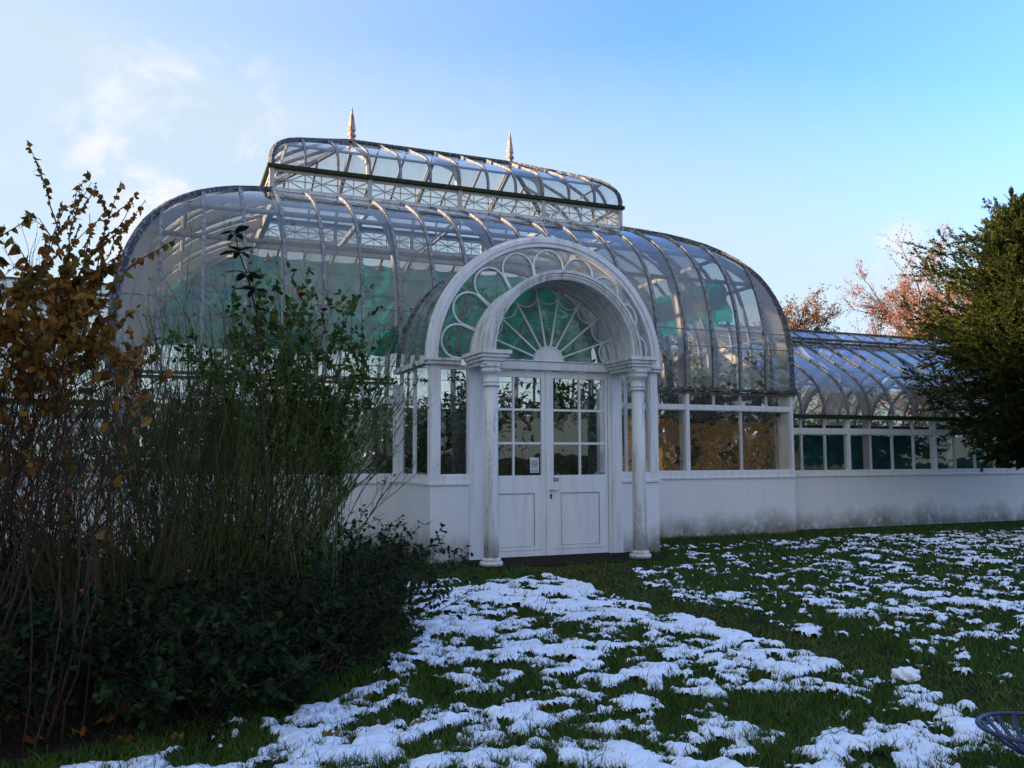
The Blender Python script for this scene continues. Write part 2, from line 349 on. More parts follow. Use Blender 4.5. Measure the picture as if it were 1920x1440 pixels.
class MB:
    def __init__(s): s.v = []; s.f = []; s.sm = []
    def add(s, vs, fs, smooth=False):
        b = len(s.v); s.v += [tuple(p) for p in vs]; s.f += [tuple(i + b for i in f) for f in fs]; s.sm += [smooth] * len(fs); return s
    def box(s, x0, x1, y0, y1, z0, z1):
        vs = [(x0, y0, z0), (x1, y0, z0), (x1, y1, z0), (x0, y1, z0), (x0, y0, z1), (x1, y0, z1), (x1, y1, z1), (x0, y1, z1)]
        return s.add(vs, [(0, 3, 2, 1), (4, 5, 6, 7), (0, 1, 5, 4), (1, 2, 6, 5), (2, 3, 7, 6), (3, 0, 4, 7)])
    def beam(s, p, q, w, h, side=None):
        return s.sweep([p, q], w, -h / 2, h / 2, side)
    def sweep(s, pts, w, h0, h1, side=None, closed=False):
        """rectangular bar along pts: w across `side`, from h0 to h1 along tangent x side"""
        pts = [Vector(p) for p in pts]; n = len(pts); rings = []
        for i, p in enumerate(pts):
            if closed: t = pts[(i + 1) % n] - pts[i - 1]
            else: t = pts[min(i + 1, n - 1)] - pts[max(i - 1, 0)]
            t.normalize()
            if side is None:
                sd = t.cross(Vector((0, 0, 1)))
                if sd.length < 1e-3: sd = Vector((1, 0, 0))
            else: sd = Vector(side)
            sd = (sd - t * sd.dot(t)).normalized(); nn = sd.cross(t).normalized()
            rings.append([p - sd * w / 2 + nn * h0, p + sd * w / 2 + nn * h0, p + sd * w / 2 + nn * h1, p - sd * w / 2 + nn * h1])
        vs = [x for r in rings for x in r]; fs = []
        m = n if closed else n - 1
        for i in range(m):
            a = 4 * i; b = 4 * ((i + 1) % n)
            for k in range(4): fs.append((a + k, a + (k + 1) % 4, b + (k + 1) % 4, b + k))
        if not closed: fs += [(3, 2, 1, 0), (4 * n - 4, 4 * n - 3, 4 * n - 2, 4 * n - 1)]
        return s.add(vs, fs)
    def tube(s, pts, r, k=6, smooth=True):
        pts = [Vector(p) for p in pts]; n = len(pts); vs = []; fs = []
        rr = r if hasattr(r, '__len__') else [r] * n
        ref = None
        for i, p in enumerate(pts):
            t = (pts[min(i + 1, n - 1)] - pts[max(i - 1, 0)]).normalized()
            if ref is None:
                ref = Vector((0, 0, 1)) if abs(t.z) < 0.9 else Vector((1, 0, 0))
            a = (ref - t * ref.dot(t)).normalized(); b = t.cross(a); ref = a
            for j in range(k):
                w = 2 * PI * j / k; vs.append(p + (a * math.cos(w) + b * math.sin(w)) * rr[i])
        for i in range(n - 1):
            for j in range(k): fs.append((i * k + j, i * k + (j + 1) % k, (i + 1) * k + (j + 1) % k, (i + 1) * k + j))
        s.add(vs, fs, smooth); b = len(s.v) - len(vs)
        s.f.append(tuple(b + j for j in reversed(range(k)))); s.f.append(tuple(b + (n - 1) * k + j for j in range(k))); s.sm += [False, False]
        return s
    def lathe(s, prof, c, k=24, smooth=True):
        vs = []; fs = []; n = len(prof)
        for r, z in prof:
            for j in range(k):
                w = 2 * PI * j / k; vs.append((c[0] + r * math.cos(w), c[1] + r * math.sin(w), c[2] + z))
        for i in range(n - 1):
            for j in range(k): fs.append((i * k + j, i * k + (j + 1) % k, (i + 1) * k + (j + 1) % k, (i + 1) * k + j))
        s.add(vs, fs, smooth); b = len(s.v) - len(vs)
        s.f.append(tuple(b + j for j in reversed(range(k)))); s.f.append(tuple(b + (n - 1) * k + j for j in range(k))); s.sm += [False, False]
        return s
    def build(s, name, mat, parent=None, bevel=0.0):
        me = bpy.data.meshes.new(name); me.from_pydata([tuple(v) for v in s.v], [], s.f)
        me.polygons.foreach_set('use_smooth', s.sm); me.update()
        o = link(name, me, mat, parent)
        if bevel:
            b = o.modifiers.new('bevel', 'BEVEL'); b.width = bevel; b.segments = 2; b.limit_method = 'ANGLE'; b.angle_limit = R(40)
        return o
def strip(rows, name, mat, parent):
    """quad sheet through rows of equal length"""
    n = len(rows[0]); vs = [p for r in rows for p in r]; fs = []
    for i in range(len(rows) - 1):
        for j in range(n - 1):
            a = i * n + j; fs.append((a, a + 1, a + n + 1, a + n))
    m = MB(); m.add(vs, fs, True); return m.build(name, mat, parent)

# ---------------------------------------------------------------- noise for terrain
def vnoise(x, y, seed):
    xi = np.floor(x).astype(np.int64); yi = np.floor(y).astype(np.int64); fx = x - xi; fy = y - yi
    def h(a, b):
        n = (a * 374761393 + b * 668265263 + seed * 1442695041) & 0xffffffff
        n = ((n ^ (n >> 13)) * 1274126177) & 0xffffffff
        return ((n ^ (n >> 16)) & 0xffff) / 65535.0
    ux = fx * fx * (3 - 2 * fx); uy = fy * fy * (3 - 2 * fy)
    return (h(xi, yi) * (1 - ux) + h(xi + 1, yi) * ux) * (1 - uy) + (h(xi, yi + 1) * (1 - ux) + h(xi + 1, yi + 1) * ux) * uy
def fbm(x, y, sc, seed, oct=4, g=0.5):
    t = 0; a = 1; w = 0
    for i in range(oct):
        t = t + a * vnoise(x * sc * 2 ** i + 13.7 * i, y * sc * 2 ** i + 7.1 * i, seed + i); w += a; a *= g
    return t / w

# ---------------------------------------------------------------- dimensions of the greenhouse (measured in units U along the facade)
CX, U, HW, YP, YM = 5.6614, 0.6498, 1.9864, 12.336, 14.314
XL, XR, YB = CX - 10 * U, CX + 10 * U, YM + 14 * U
YL = YM + 4 * U
PROF = [(0, 2.95), (0, 3.25), (0, 3.55), (0.015, 3.85), (0.04, 4.13), (0.085, 4.42), (0.15, 4.70), (0.23, 4.95), (0.33, 5.19), (0.44, 5.40), (0.58, 5.60),
        (0.75, 5.80), (0.97, 6.0), (1.22, 6.19), (1.5, 6.355), (1.83, 6.52), (2.2, 6.67), (4 * U, 6.82)]
LPROF = [(0.0, 7.33), (0.0, 7.48), (0.03, 7.62), (0.09, 7.74), (0.19, 7.86), (0.34, 7.98), (0.58, 8.11), (0.95, 8.28), (1.4, 8.49), (3 * U, 8.755)]
WPROF = [(0.0, 2.48), (0.0, 2.6), (0.03, 2.75), (0.10, 2.94), (0.22, 3.14), (0.40, 3.33), (0.62, 3.50), (0.9, 3.68), (1.4, 3.97), (2.0, 4.32), (2.22, 4.45)]
def pz(s, P=PROF): return float(np.interp(s, [a for a, b in P], [b for a, b in P]))
def ps(z, P=PROF): return float(np.interp(z, [b for a, b in P], [a for a, b in P]))

GH = empty('greenhouse', (CX, YM, 0), 'large white Victorian greenhouse with curved glass roof, raised lantern and arched entrance porch', 'greenhouse')

# four roof faces share one description: origin corner, along direction, inward direction, number of units
FACES = [('front', Vector((XL, YM, 0)), Vector((1, 0, 0)), Vector((0, 1, 0)), 20),
         ('back', Vector((XR, YB, 0)), Vector((-1, 0, 0)), Vector((0, -1, 0)), 20),
         ('side', Vector((XL, YB, 0)), Vector((0, -1, 0)), Vector((1, 0, 0)), 14),
         ('side', Vector((XR, YM, 0)), Vector((0, 1, 0)), Vector((-1, 0, 0)), 14)]
Z1 = Vector((0, 0, 1))
def roof_pts(o, al, inn, a, smax, P):
    pts = []
    for s, z in P:
        if s > smax + 1e-6:
            pts.append(o + al * a + inn * smax + Z1 * pz(smax, P)); break
        pts.append(o + al * a + inn * s + Z1 * z)
    return pts
def curved_roof(faces, nin, P, parent, ribmat, panemat, hipmat, rw, porch_skip=False):
    full = nin * U
    for fi, (nm, o, al, inn, n) in enumerate(faces):
        for k in range(1, n):
            smax = min(k, n - k, nin) * U
            pts = roof_pts(o, al, inn, k * U, smax, P)
            if porch_skip and nm == 'front' and abs(k - 10) < HW / U:      # ribs stop on the porch vault
                xx = (k - 10) * U; zmin = 3.08 + math.sqrt(max(0, HW ** 2 - xx ** 2))
                pts = [p for p in pts if p.z > zmin]
                pts.insert(0, o + al * k * U + inn * ps(zmin) + Z1 * zmin)
            MB().sweep(pts, rw, -0.03, 0.035, al).build('roof_rib', ribmat, parent)
        for k in range(n):
            rows = []
            a0, a1 = k * U, (k + 1) * U
            ss = sorted(set([s for s, z in P] + [min(k, n - 1 - k, nin) * U, min(k + 1, n - k, nin) * U]))
            zz = [(s, z) for s, z in P] + [(s, pz(s, P)) for s in ss if all(abs(s - q) > 1e-6 for q, _ in P)]
            zz.sort(key=lambda t: (t[0], t[1]))
            L = n * U
            for s, z in zz:
                lo = max(a0, s); hi = min(a1, L - s)
                if lo > hi + 1e-6: break
                row = []
                for j in range(5):
                    a = lo + (hi - lo) * j / 4; q = o + al * a + inn * s + Z1 * z
                    if porch_skip and nm == 'front':
                        xx = q.x - CX
                        if abs(xx) < HW:
                            zmin = 3.08 + math.sqrt(max(0, (HW - 0.01) ** 2 - xx ** 2)) if abs(xx) < HW - 0.01 else 3.08
                            if q.z < zmin: q = Vector((q.x, YM + ps(zmin), zmin))
                    row.append(q)
                rows.append(row)
            strip(rows, 'roof_pane', panemat, parent)
    # hips
    for fi, (nm, o, al, inn, n) in enumerate(faces):
        d = (al + inn)
        pts = [o + d * s + Z1 * z for s, z in P]
        MB().sweep(pts, rw * 1.7, -0.03, 0.06, (al - inn).normalized()).build('hip_rib', hipmat, parent)
curved_roof(FACES, 4, PROF, GH, M_RIB, G_ROOF, M_HIP, 0.058, True)

def ring_pts(x0, x1, y0, y1, z): return [(x0, y0, z), (x1, y0, z), (x1, y1, z), (x0, y1, z)]
def ring_bar(m, x0, x1, y0, y1, z, w, h):
    """rectangular ring of four butted bars whose outer face is the given rectangle"""
    m.box(x0, x1, y0, y0 + w, z, z + h); m.box(x0, x1, y1 - w, y1, z, z + h)
    m.box(x0, x0 + w, y0 + w, y1 - w, z, z + h); m.box(x1 - w, x1, y0 + w, y1 - w, z, z + h); return m
# purlins and glazing laps following the curve
for z, r, mt in ((5.28, 0.045, M_RIB), (5.95, 0.05, M_CREAM)):
    s = ps(z) + 0.10
    MB().tube(ring_pts(XL + s, XR - s, YM + s, YB - s, z - 0.03) + [(XL + s, YM + s, z - 0.03)], r, 8, False).build('purlin', mt, GH)
for z in (4.12, 3.78):
    s = ps(z); m = MB()
    for sg in (-1, 1):
        xx = math.sqrt(HW ** 2 - max(0, z - 3.08) ** 2) + 0.02
        xa, xb = (XL, CX - xx) if sg < 0 else (CX + xx, XR)
        m.box(xa, xb, YM + s - 0.006, YM + s + 0.012, z, z + 0.018)
    m.box(XL, XR, YB - s - 0.012, YB - s + 0.006, z, z + 0.018)
    m.box(XL + s - 0.006, XL + s + 0.012, YM + 0.05, YB - 0.05, z, z + 0.018); m.box(XR - s - 0.012, XR - s + 0.006, YM + 0.05, YB - 0.05, z, z + 0.018)
    m.build('glazing_lap', M_RIB, GH)
# white arched frames inside, one under each lantern post, hips and side frames
def arch_frame(pts, side):
    MB().sweep(pts, 0.07, -0.25, -0.07, side).build('arch_frame', M_CREAM, GH)
for nm, o, al, inn, n in FACES:
    ks = (4, 7, 10, 13, 16) if n == 20 else (4, 7, 10)
    for k in ks:
        pts = [o + al * k * U + inn * 0.0 + Z1 * 0.1] + roof_pts(o, al, inn, k * U, 4 * U, PROF)
        if nm == 'front' and abs(k - 10) < HW / U: pts = [p for p in pts if p.z > 3.08 + math.sqrt(HW ** 2 - ((k - 10) * U) ** 2) + 0.35]
        arch_frame(pts, al)
    arch_frame([o + (al + inn) * 0.02 + Z1 * 0.1] + [o + (al + inn) * s + Z1 * z for s, z in PROF], (al - inn).normalized())
m = MB(); ring_bar(m, CX - 6 * U + 0.02, CX + 6 * U - 0.02, YL + 0.02, YL + 6 * U - 0.02, 6.55, 0.12, 0.2); m.build('ring_beam', M_CREAM, GH)
m = MB(); [m.beam((CX + k * U, YL + 0.1, 6.62), (CX + k * U, YL + 6 * U - 0.1, 6.62), 0.07, 0.12) for k in (-3, 0, 3)]; m.build('tie_beam', M_CREAM, GH)

# main wall
def wall_run(o, al, inn, n, parent, zs, posts, lower, upper, skip=None, th=0.22, front=False):
    """plinth, sill, posts, mullions, windows along one straight wall; zs = sill0, glass0, transom0, transom1, top"""
    z_s0, z_g0, z_t0, z_t1, z_top = zs
    L = n * U
    runs = [(0, L)] if not skip else [(0, skip[0]), (skip[1], L)]
    def bx(m, a0, a1, d0, d1, z0, z1):
        p = o + al * a0 + inn * d0; q = o + al * a1 + inn * d1
        m.box(min(p.x, q.x), max(p.x, q.x), min(p.y, q.y), max(p.y, q.y), z0, z1)
    for a0, a1 in runs:
        m = MB(); bx(m, a0, a1, 0, th, -0.3, z_s0); m.build('base_wall', M_WALL, parent)
        m = MB(); bx(m, a0 - 0.004, a1 + 0.004, -0.035, th - 0.01, z_s0, z_s0 + 0.035); bx(m, a0, a1, -0.012, th - 0.02, z_s0 + 0.035, z_g0); m.build('window_sill', M_WHITE, parent)
        m = MB(); bx(m, a0, a1, 0.0, 0.10, z_t0, z_t1); m.build('transom_rail', M_WHITE, parent)
    inside = lambda a: any(a0 - 1e-6 <= a <= a1 + 1e-6 for a0, a1 in runs)
    for a, w in posts:
        if inside(a):
            m = MB(); bx(m, max(0, a - w / 2), min(L, a + w / 2), -0.008, 0.13, z_g0, z_top); m.build('window_post', M_WHITE, parent)
    def windows(edges, z0, z1):
        es = sorted(e for e in edges if inside(e))
        for i in range(len(es) - 1):
            a0, a1 = es[i], es[i + 1]
            if not inside((a0 + a1) / 2): continue
            pw = lambda a: max([w for b, w in posts if abs(a - b) < 1e-6] or [0.018]) / 2
            b0, b1 = a0 + pw(a0), a1 - pw(a1)
            f = MB(); t = 0.013
            bx(f, b0, b0 + t, 0.025, 0.075, z0, z1); bx(f, b1 - t, b1, 0.025, 0.075, z0, z1)
            bx(f, b0 + t, b1 - t, 0.025, 0.075, z0, z0 + t); bx(f, b0 + t, b1 - t, 0.025, 0.075, z1 - t, z1)
            fr = f.build('window', M_WHITE, parent)
            p, q = o + al * (b0 + t) + inn * 0.05, o + al * (b1 - t) + inn * 0.05
            strip([[p + Z1 * (z0 + t), q + Z1 * (z0 + t)], [p + Z1 * (z1 - t), q + Z1 * (z1 - t)]], 'pane', G_WALL, fr)
    windows(lower, z_g0, z_t0); windows(upper, z_t1, z_top)
zs = (1.135, 1.285, 2.50, 2.595, 2.83)
pk = [(0, 0.2), (4 * U, 0.13), (14 * U + 2 * U, 0.13), (20 * U, 0.2)]
gap0, gap1 = 10 * U - HW, 10 * U + HW
wall_run(FACES[0][1], FACES[0][2], FACES[0][3], 20, GH, zs, [(0, 0.14), (4 * U, 0.085), (16 * U, 0.085), (20 * U, 0.12), (gap0, 0.1), (gap1, 0.1)],
         [0, 2 * U, 4 * U, gap0, gap1, 16 * U, 18 * U, 20 * U], [0, U, 2 * U, 3 * U, 4 * U, 5 * U, 6 * U, gap0, gap1, 15 * U, 16 * U, 17 * U, 18 * U, 19 * U, 20 * U], (gap0, gap1))
wall_run(FACES[1][1], FACES[1][2], FACES[1][3], 20, GH, zs, [(0, 0.14), (20 * U, 0.14)] + [(k * U, 0.11) for k in (4, 10, 16)], [k * U for k in range(0, 21, 2)], [k * U for k in range(0, 21, 2)])
for f in FACES[2:]:
    wall_run(f[1] + f[2] * 0.222, f[2], f[3], 14 - 0.444 / U, GH, zs, [(7 * U - 0.222, 0.11)], [0, 7 * U - 0.222, 14 * U - 0.444], [0, 7 * U - 0.222, 14 * U - 0.444])
m = MB()
for x0, x1 in ((XL - 0.07, CX - HW - 0.09), (CX + HW + 0.09, XR + 0.07)):
    m.box(x0, x1, YM - 0.04, YM + 0.05, 2.83, 2.865); m.box(x0, x1, YM - 0.075, YM + 0.02, 2.885, 2.935)
m.box(XL - 0.07, XR + 0.07, YB - 0.05, YB + 0.07, 2.83, 2.965)
m.box(XL - 0.07, XL + 0.05, YM + 0.05, YB - 0.05, 2.83, 2.965); m.box(XR - 0.05, XR + 0.07, YM + 0.05, YB - 0.05, 2.83, 2.965)
m.build('gutter', M_GUT, GH)
m = MB(); m.box(XL + 0.25, XR - 0.25, YM + 0.25, YB - 0.25, -0.2, 0.02); m.build('floor', M_FLOOR, GH)

# ---------------------------------------------------------------- lantern on the roof
lx0, lx1, ly0, ly1 = CX - 6 * U, CX + 6 * U, YL, YL + 6 * U
m = MB()
ring_bar(m, lx0 - 0.07, lx1 + 0.07, ly0 - 0.07, ly1 + 0.07, 6.80, 0.12, 0.05)
lan = m.build('lantern', M_STONE, GH)
lan['label'] = 'raised glazed lantern with white lattice sides and two spikes'
m = MB(); ring_bar(m, lx0 - 0.09, lx1 + 0.09, ly0 - 0.09, ly1 + 0.09, 7.265, 0.13, 0.075); m.build('lantern_gutter', M_MOSS, lan)
def lattice(o, al, inn, n):
    zb, zt = 6.85, 7.265
    for b in range(n // 3):
        m = MB()
        P = lambda a, z, d=0.0: o + al * a + inn * d + Z1 * z
        a0, a1 = b * 3 * U, (b + 1) * 3 * U
        sd = inn
        m.sweep([P(a0, zb + 0.02), P(a1, zb + 0.02)], 0.03, -0.02, 0.02, sd)
        m.sweep([P(a0, zt - 0.03), P(a1, zt - 0.03)], 0.03, -0.03, 0.03, sd)
        m.sweep([P(a0, (zb + zt) / 2, 0.004), P(a1, (zb + zt) / 2, 0.004)], 0.016, -0.01, 0.01, sd)
        for k in range(3):
            c0, c1 = a0 + k * U, a0 + (k + 1) * U; mid = (c0 + c1) / 2
            m.sweep([P(c0, zb + 0.03, 0.012), P(c1, zt - 0.05, 0.012)], 0.014, -0.011, 0.011, sd)
            m.sweep([P(c0, zt - 0.05, -0.004), P(c1, zb + 0.03, -0.004)], 0.014, -0.011, 0.011, sd)
            m.sweep([P(mid, zb, 0.02), P(mid, zt, 0.02)], 0.014, -0.011, 0.011, sd)
            if k: m.sweep([P(c0, zb, 0.006), P(c0, zt, 0.006)], 0.02, -0.014, 0.014, sd)
        m.build('lattice_panel', M_CREAM, lan)
    for b in range(n // 3):
        m = MB(); p = o + al * b * 3 * U; m.box(p.x - 0.045, p.x + 0.045, p.y - 0.045, p.y + 0.045, 6.85, 7.265); m.build('lantern_post', M_CREAM, lan)
    strip([[o + inn * 0.05 + Z1 * 6.85, o + al * n * U + inn * 0.05 + Z1 * 6.85], [o + inn * 0.05 + Z1 * 7.265, o + al * n * U + inn * 0.05 + Z1 * 7.265]], 'lattice_glass', G_LANT, lan)
LF = [('front', Vector((lx0, ly0, 0)), Vector((1, 0, 0)), Vector((0, 1, 0)), 12), ('back', Vector((lx1, ly1, 0)), Vector((-1, 0, 0)), Vector((0, -1, 0)), 12),
      ('side', Vector((lx0, ly1, 0)), Vector((0, -1, 0)), Vector((1, 0, 0)), 6), ('side', Vector((lx1, ly0, 0)), Vector((0, 1, 0)), Vector((-1, 0, 0)), 6)]
for nm, o, al, inn, n in LF: lattice(o, al, inn, n)
curved_roof(LF, 3, LPROF, lan, M_RIB, G_LANT, M_HIP, 0.045)
MB().sweep([(CX - 3 * U, YL + 3 * U, 8.77), (CX + 3 * U, YL + 3 * U, 8.77)], 0.11, -0.03, 0.03).build('ridge_cap', M_HIP, lan)
for nm, o, al, inn, n in LF[:2]:
    for k in (3, 6, 9):
        MB().sweep(roof_pts(o, al, inn, k * U, 3 * U, LPROF), 0.08, -0.2, -0.05, al).build('lantern_frame', M_CREAM, lan)
s_ = 0.33
MB().tube(ring_pts(lx0 + s_, lx1 - s_, ly0 + s_, ly1 - s_, 7.9) + [(lx0 + s_, ly0 + s_, 7.9)], 0.03, 6, False).build('lantern_purlin', M_CREAM, lan)
def finial_mat():
    M = Nodes('rusty_painted_finial'); n = M.noise(9, 6, 0.65)
    return M.done(M.bsdf(M.ramp(n, [(0.36, (0.24, 0.10, 0.05)), (0.48, (0.42, 0.30, 0.24)), (0.72, (0.55, 0.46, 0.41))]), 0.6, 0.3))
M_FIN = finial_mat()
for sg in (-1, 1):
    c = (CX + sg * 3 * U, YL + 3 * U, 8.72)
    m = MB(); m.lathe([(0.10, 0.0), (0.10, 0.16), (0.07, 0.18), (0.07, 0.2), (0.115, 0.24), (0.115, 0.29), (0.06, 0.33), (0.055, 0.36), (0.105, 0.40), (0.10, 0.44), (0.065, 0.7), (0.012, 1.0), (0.003, 1.06)][:] if False else
                    [(0.085, 0.0), (0.085, 0.10), (0.06, 0.12), (0.105, 0.17), (0.105, 0.21), (0.055, 0.25), (0.095, 0.31), (0.09, 0.35), (0.052, 0.60), (0.012, 0.83), (0.002, 0.87)], c, 6, False)
    m.build('finial', M_FIN, lan)

# ---------------------------------------------------------------- entrance porch
PX = CX - 0.04; ZC = 3.08
def arc(cx, cz, r, a0, a1, n, y): return [Vector((cx + r * math.cos(R(a0 + (a1 - a0) * i / n)), y, cz + r * math.sin(R(a0 + (a1 - a0) * i / n)))) for i in range(n + 1)]
def ring(m, cx, cz, r0, r1, y0, y1, n=48, a0=0, a1=180):
    vs = []; fs = []
    for i in range(n + 1):
        a = R(a0 + (a1 - a0) * i / n)
        for r, y in ((r0, y0), (r1, y0), (r1, y1), (r0, y1)): vs.append((cx + r * math.cos(a), y, cz + r * math.sin(a)))
    for i in range(n):
        for k in range(4): fs.append((4 * i + k, 4 * i + (k + 1) % 4, 4 * i + 4 + (k + 1) % 4, 4 * i + 4 + k))
    fs += [(3, 2, 1, 0), (4 * n, 4 * n + 1, 4 * n + 2, 4 * n + 3)]
    return m.add(vs, fs)
# vault: glass bays, ribs, front arch
def vend(a):
    z = ZC + HW * math.sin(a); return YM + ps(z) + 0.01
def vpt(a, t): return Vector((CX + HW * math.cos(a), YP + 0.06 + (vend(a) - YP - 0.06) * t, ZC + HW * math.sin(a)))
NV = 36
ts = (0.0, 0.36, 0.7, 1.0)
for b in range(3):
    rows = [[vpt(PI * i / NV, ts[b] + (ts[b + 1] - ts[b]) * j / 2) for j in range(3)] for i in range(NV + 1)]
    strip(rows, 'vault_pane', G_VAULT, GH)
for t in ts[1:]:
    pts = [vpt(PI * i / NV, t) for i in range(NV + 1)]
    m = MB()
    w = 0.05 if t < 1 else 0.09
    m.sweep(pts, w, -0.03, 0.03, (0, 1, 0)); m.build('vault_rib', M_RIB if t < 1 else M_HIP, GH)
m = MB(); ring(m, CX, ZC, 1.88, 2.025, YP - 0.03, YP + 0.08); ring(m, CX, ZC, 1.945, 2.005, YP - 0.055, YP - 0.031); ring(m, CX, ZC, 2.026, 2.05, YP - 0.02, YP + 0.12)
m.build('porch_arch', M_WHITE, GH)
# tympanum glass between porch arch and inner ring, with its petal tracery
def halfdisc(r0, r1, y, cx, name, mat, parent, n=48):
    rows = [[Vector((cx + r * math.cos(PI * i / n), y, ZC + r * math.sin(PI * i / n))) for i in range(n + 1)] for r in (r0, (r0 + r1) / 2, r1)]
    return strip(rows, name, mat, parent)
tym = MB(); ring(tym, PX, ZC, 1.20, 1.31, YP - 0.06, YP + 0.06); ring(tym, PX, ZC, 1.225, 1.285, YP - 0.085, YP - 0.061); tym = tym.build('inner_arch', M_WHITE, GH)
# outer glass sheet spans between two slightly offset centres: follow the outer arch
rows = []
for j in range(4):
    t = j / 3; row = []
    for i in range(49):
        a = PI * i / 48
        p0 = Vector((PX + 1.30 * math.cos(a), YP + 0.03, ZC + 1.30 * math.sin(a))); p1 = Vector((CX + 1.87 * math.cos(a), YP + 0.03, ZC + 1.87 * math.sin(a)))
        row.append(p0.lerp(p1, t))
    rows.append(row)
strip(rows, 'tympanum_glass', G_FAN, GH)
for k in range(9):
    th = R(10 + 20 * k); rc = 1.565; rad = 0.262
    c = Vector((CX - 0.02 + rc * math.cos(th), 0, ZC + rc * math.sin(th)))
    pts = []
    def pr(r, a): return Vector((CX - 0.02 + r * math.cos(a), YP - 0.005, ZC + r * math.sin(a)))
    if k < 8: pass
    pts.append(pr(1.29, th - R(9.2))); pts.append(pr(1.44, th - R(9.6)))
    for i in range(15):
        b = th + R(-100 + 200 * i / 14)
        pts.append(Vector((c.x + rad * math.cos(b), YP - 0.005, c.z + rad * math.sin(b))))
    pts.append(pr(1.44, th + R(9.6))); pts.append(pr(1.29, th + R(9.2)))
    pts = [p for p in pts if p.z > ZC + 0.01]
    MB().tube(pts, 0.017, 6).build('petal_tracery', M_WHITE, tym)
# fanlight
fan = MB(); hubpts = arc(PX, ZC, 0.235, 0, 180, 20, 0)
vs = [(p.x, YP - 0.05, p.z) for p in hubpts] + [(p.x, YP + 0.03, p.z) for p in hubpts]; n_ = len(hubpts)
fan.add(vs, [tuple(reversed(range(n_))), tuple(range(n_, 2 * n_))] + [(i, i + 1, n_ + i + 1, n_ + i) for i in range(n_ - 1)] + [(n_ - 1, 0, n_, 2 * n_ - 1)])
ring(fan, PX, ZC, 0.236, 0.262, YP - 0.06, YP + 0.03, 20)
fan = fan.build('fanlight', M_WHITE, GH)
halfdisc(0.23, 1.205, YP + 0.02, PX, 'fanlight_glass', G_FAN, fan)
for k in range(1, 9):
    a = R(20 * k)
    MB().beam((PX + 0.25 * math.cos(a), YP - 0.012, ZC + 0.25 * math.sin(a)), (PX + 1.19 * math.cos(a), YP - 0.012, ZC + 1.19 * math.sin(a)), 0.024, 0.026, (0, 1, 0)).build('spoke', M_WHITE, fan)
for k in range(9):
    th = R(10 + 20 * k); chord = 1.165 * 2 * math.sin(R(10)); r_ = chord / 2 * 1.02
    c = Vector((PX + 1.165 * math.cos(R(10)) * math.cos(th), YP - 0.012, ZC + 1.165 * math.cos(R(10)) * math.sin(th)))
    pts = [Vector((c.x + r_ * math.cos(th + PI + R(-88 + 176 * i / 14)), YP - 0.012, c.z + r_ * math.sin(th + PI + R(-88 + 176 * i / 14)))) for i in range(15)]
    pts = [p for p in pts if p.z > ZC]
    MB().tube(pts, 0.012, 5).build('scallop_bar', M_WHITE, fan)
# hood carried by the two columns
HY = YP - 0.70
m = MB()
for r0, r1, y0, y1 in ((1.185, 1.27, HY + 0.02, YP - 0.062), (1.16, 1.215, HY - 0.012, HY + 0.10), (1.2155, 1.255, HY - 0.03, HY + 0.08), (1.2555, 1.30, HY - 0.05, HY + 0.06), (1.165, 1.184, HY + 0.22, HY + 0.30), (1.165, 1.184, HY + 0.42, HY + 0.48)):
    ring(m, PX, ZC + 0.05, r0, r1, y0, y1)
ring(m, PX, ZC + 0.05, 1.18, 1.195, HY - 0.022, HY - 0.0125)
hood = m.build('hood_arch', M_STONE, GH)
for sg in (-1, 1):
    xc = PX + sg * 1.235
    m = MB()
    for i, (w, z0, z1) in enumerate(((0.155, 2.925, 2.975), (0.185, 2.976, 3.025), (0.215, 3.026, 3.075), (0.245, 3.076, 3.13))):
        m.box(xc - w, xc + w, YP - 0.70 - w + 0.02, YP - 0.001 + i * 0.0002 - 0.09, z0, z1)
    m.build('entablature', M_STONE, GH)
    col = MB(); col.lathe([(0.112, 0.11), (0.111, 0.5), (0.107, 1.4), (0.100, 2.60)], (xc, YP - 0.70, 0.0), 28)
    col = col.build('column', M_STONE, GH)
    m = MB(); m.lathe([(0.17, 0.0), (0.17, 0.035), (0.165, 0.055), (0.13, 0.06), (0.145, 0.075), (0.14, 0.1), (0.12, 0.112)], (xc, YP - 0.70, 0.02), 28); m.build('column_base', M_STONE, col)
    m = MB(); m.lathe([(0.103, 2.60), (0.125, 2.61), (0.128, 2.63), (0.106, 2.645), (0.106, 2.655), (0.122, 2.665), (0.122, 2.68), (0.108, 2.69), (0.108, 2.78), (0.135, 2.80), (0.155, 2.835), (0.152, 2.86), (0.125, 2.87), (0.16, 2.885), (0.165, 2.923)], (xc, YP - 0.70, 0.0), 28); m.build('capital', M_STONE, col)
# porch cornice, beam, walls
m = MB()
m.box(CX - HW - 0.055, PX - 1.48, YP - 0.06, YP + 0.10, 2.985, 3.04); m.box(CX - HW - 0.085, PX - 1.48, YP - 0.09, YP + 0.10, 3.041, 3.078)
m.build('cornice', M_STONE, GH); m = MB()
m.box(PX + 1.48, CX + HW + 0.055, YP - 0.06, YP + 0.10, 2.985, 3.04); m.box(PX + 1.48, CX + HW + 0.085, YP - 0.09, YP + 0.10, 3.041, 3.078)
for sg in (-1, 1):
    x0 = CX + sg * (HW + 0.085); x1 = CX + sg * (HW - 0.05)
    c_ = MB(); c_.box(min(x0, x1), max(x0, x1), YP + 0.101, YM + 0.0, 3.0, 3.078); c_.build('cornice', M_STONE, GH)
m.build('cornice', M_STONE, GH)
m = MB(); m.box(PX - 1.10, PX + 1.10, YP - 0.05, YP + 0.08, 2.955, 3.085); m.box(PX - 1.12, PX + 1.12, YP - 0.075, YP + 0.05, 3.086, 3.10); m.build('door_beam', M_WHITE, GH)
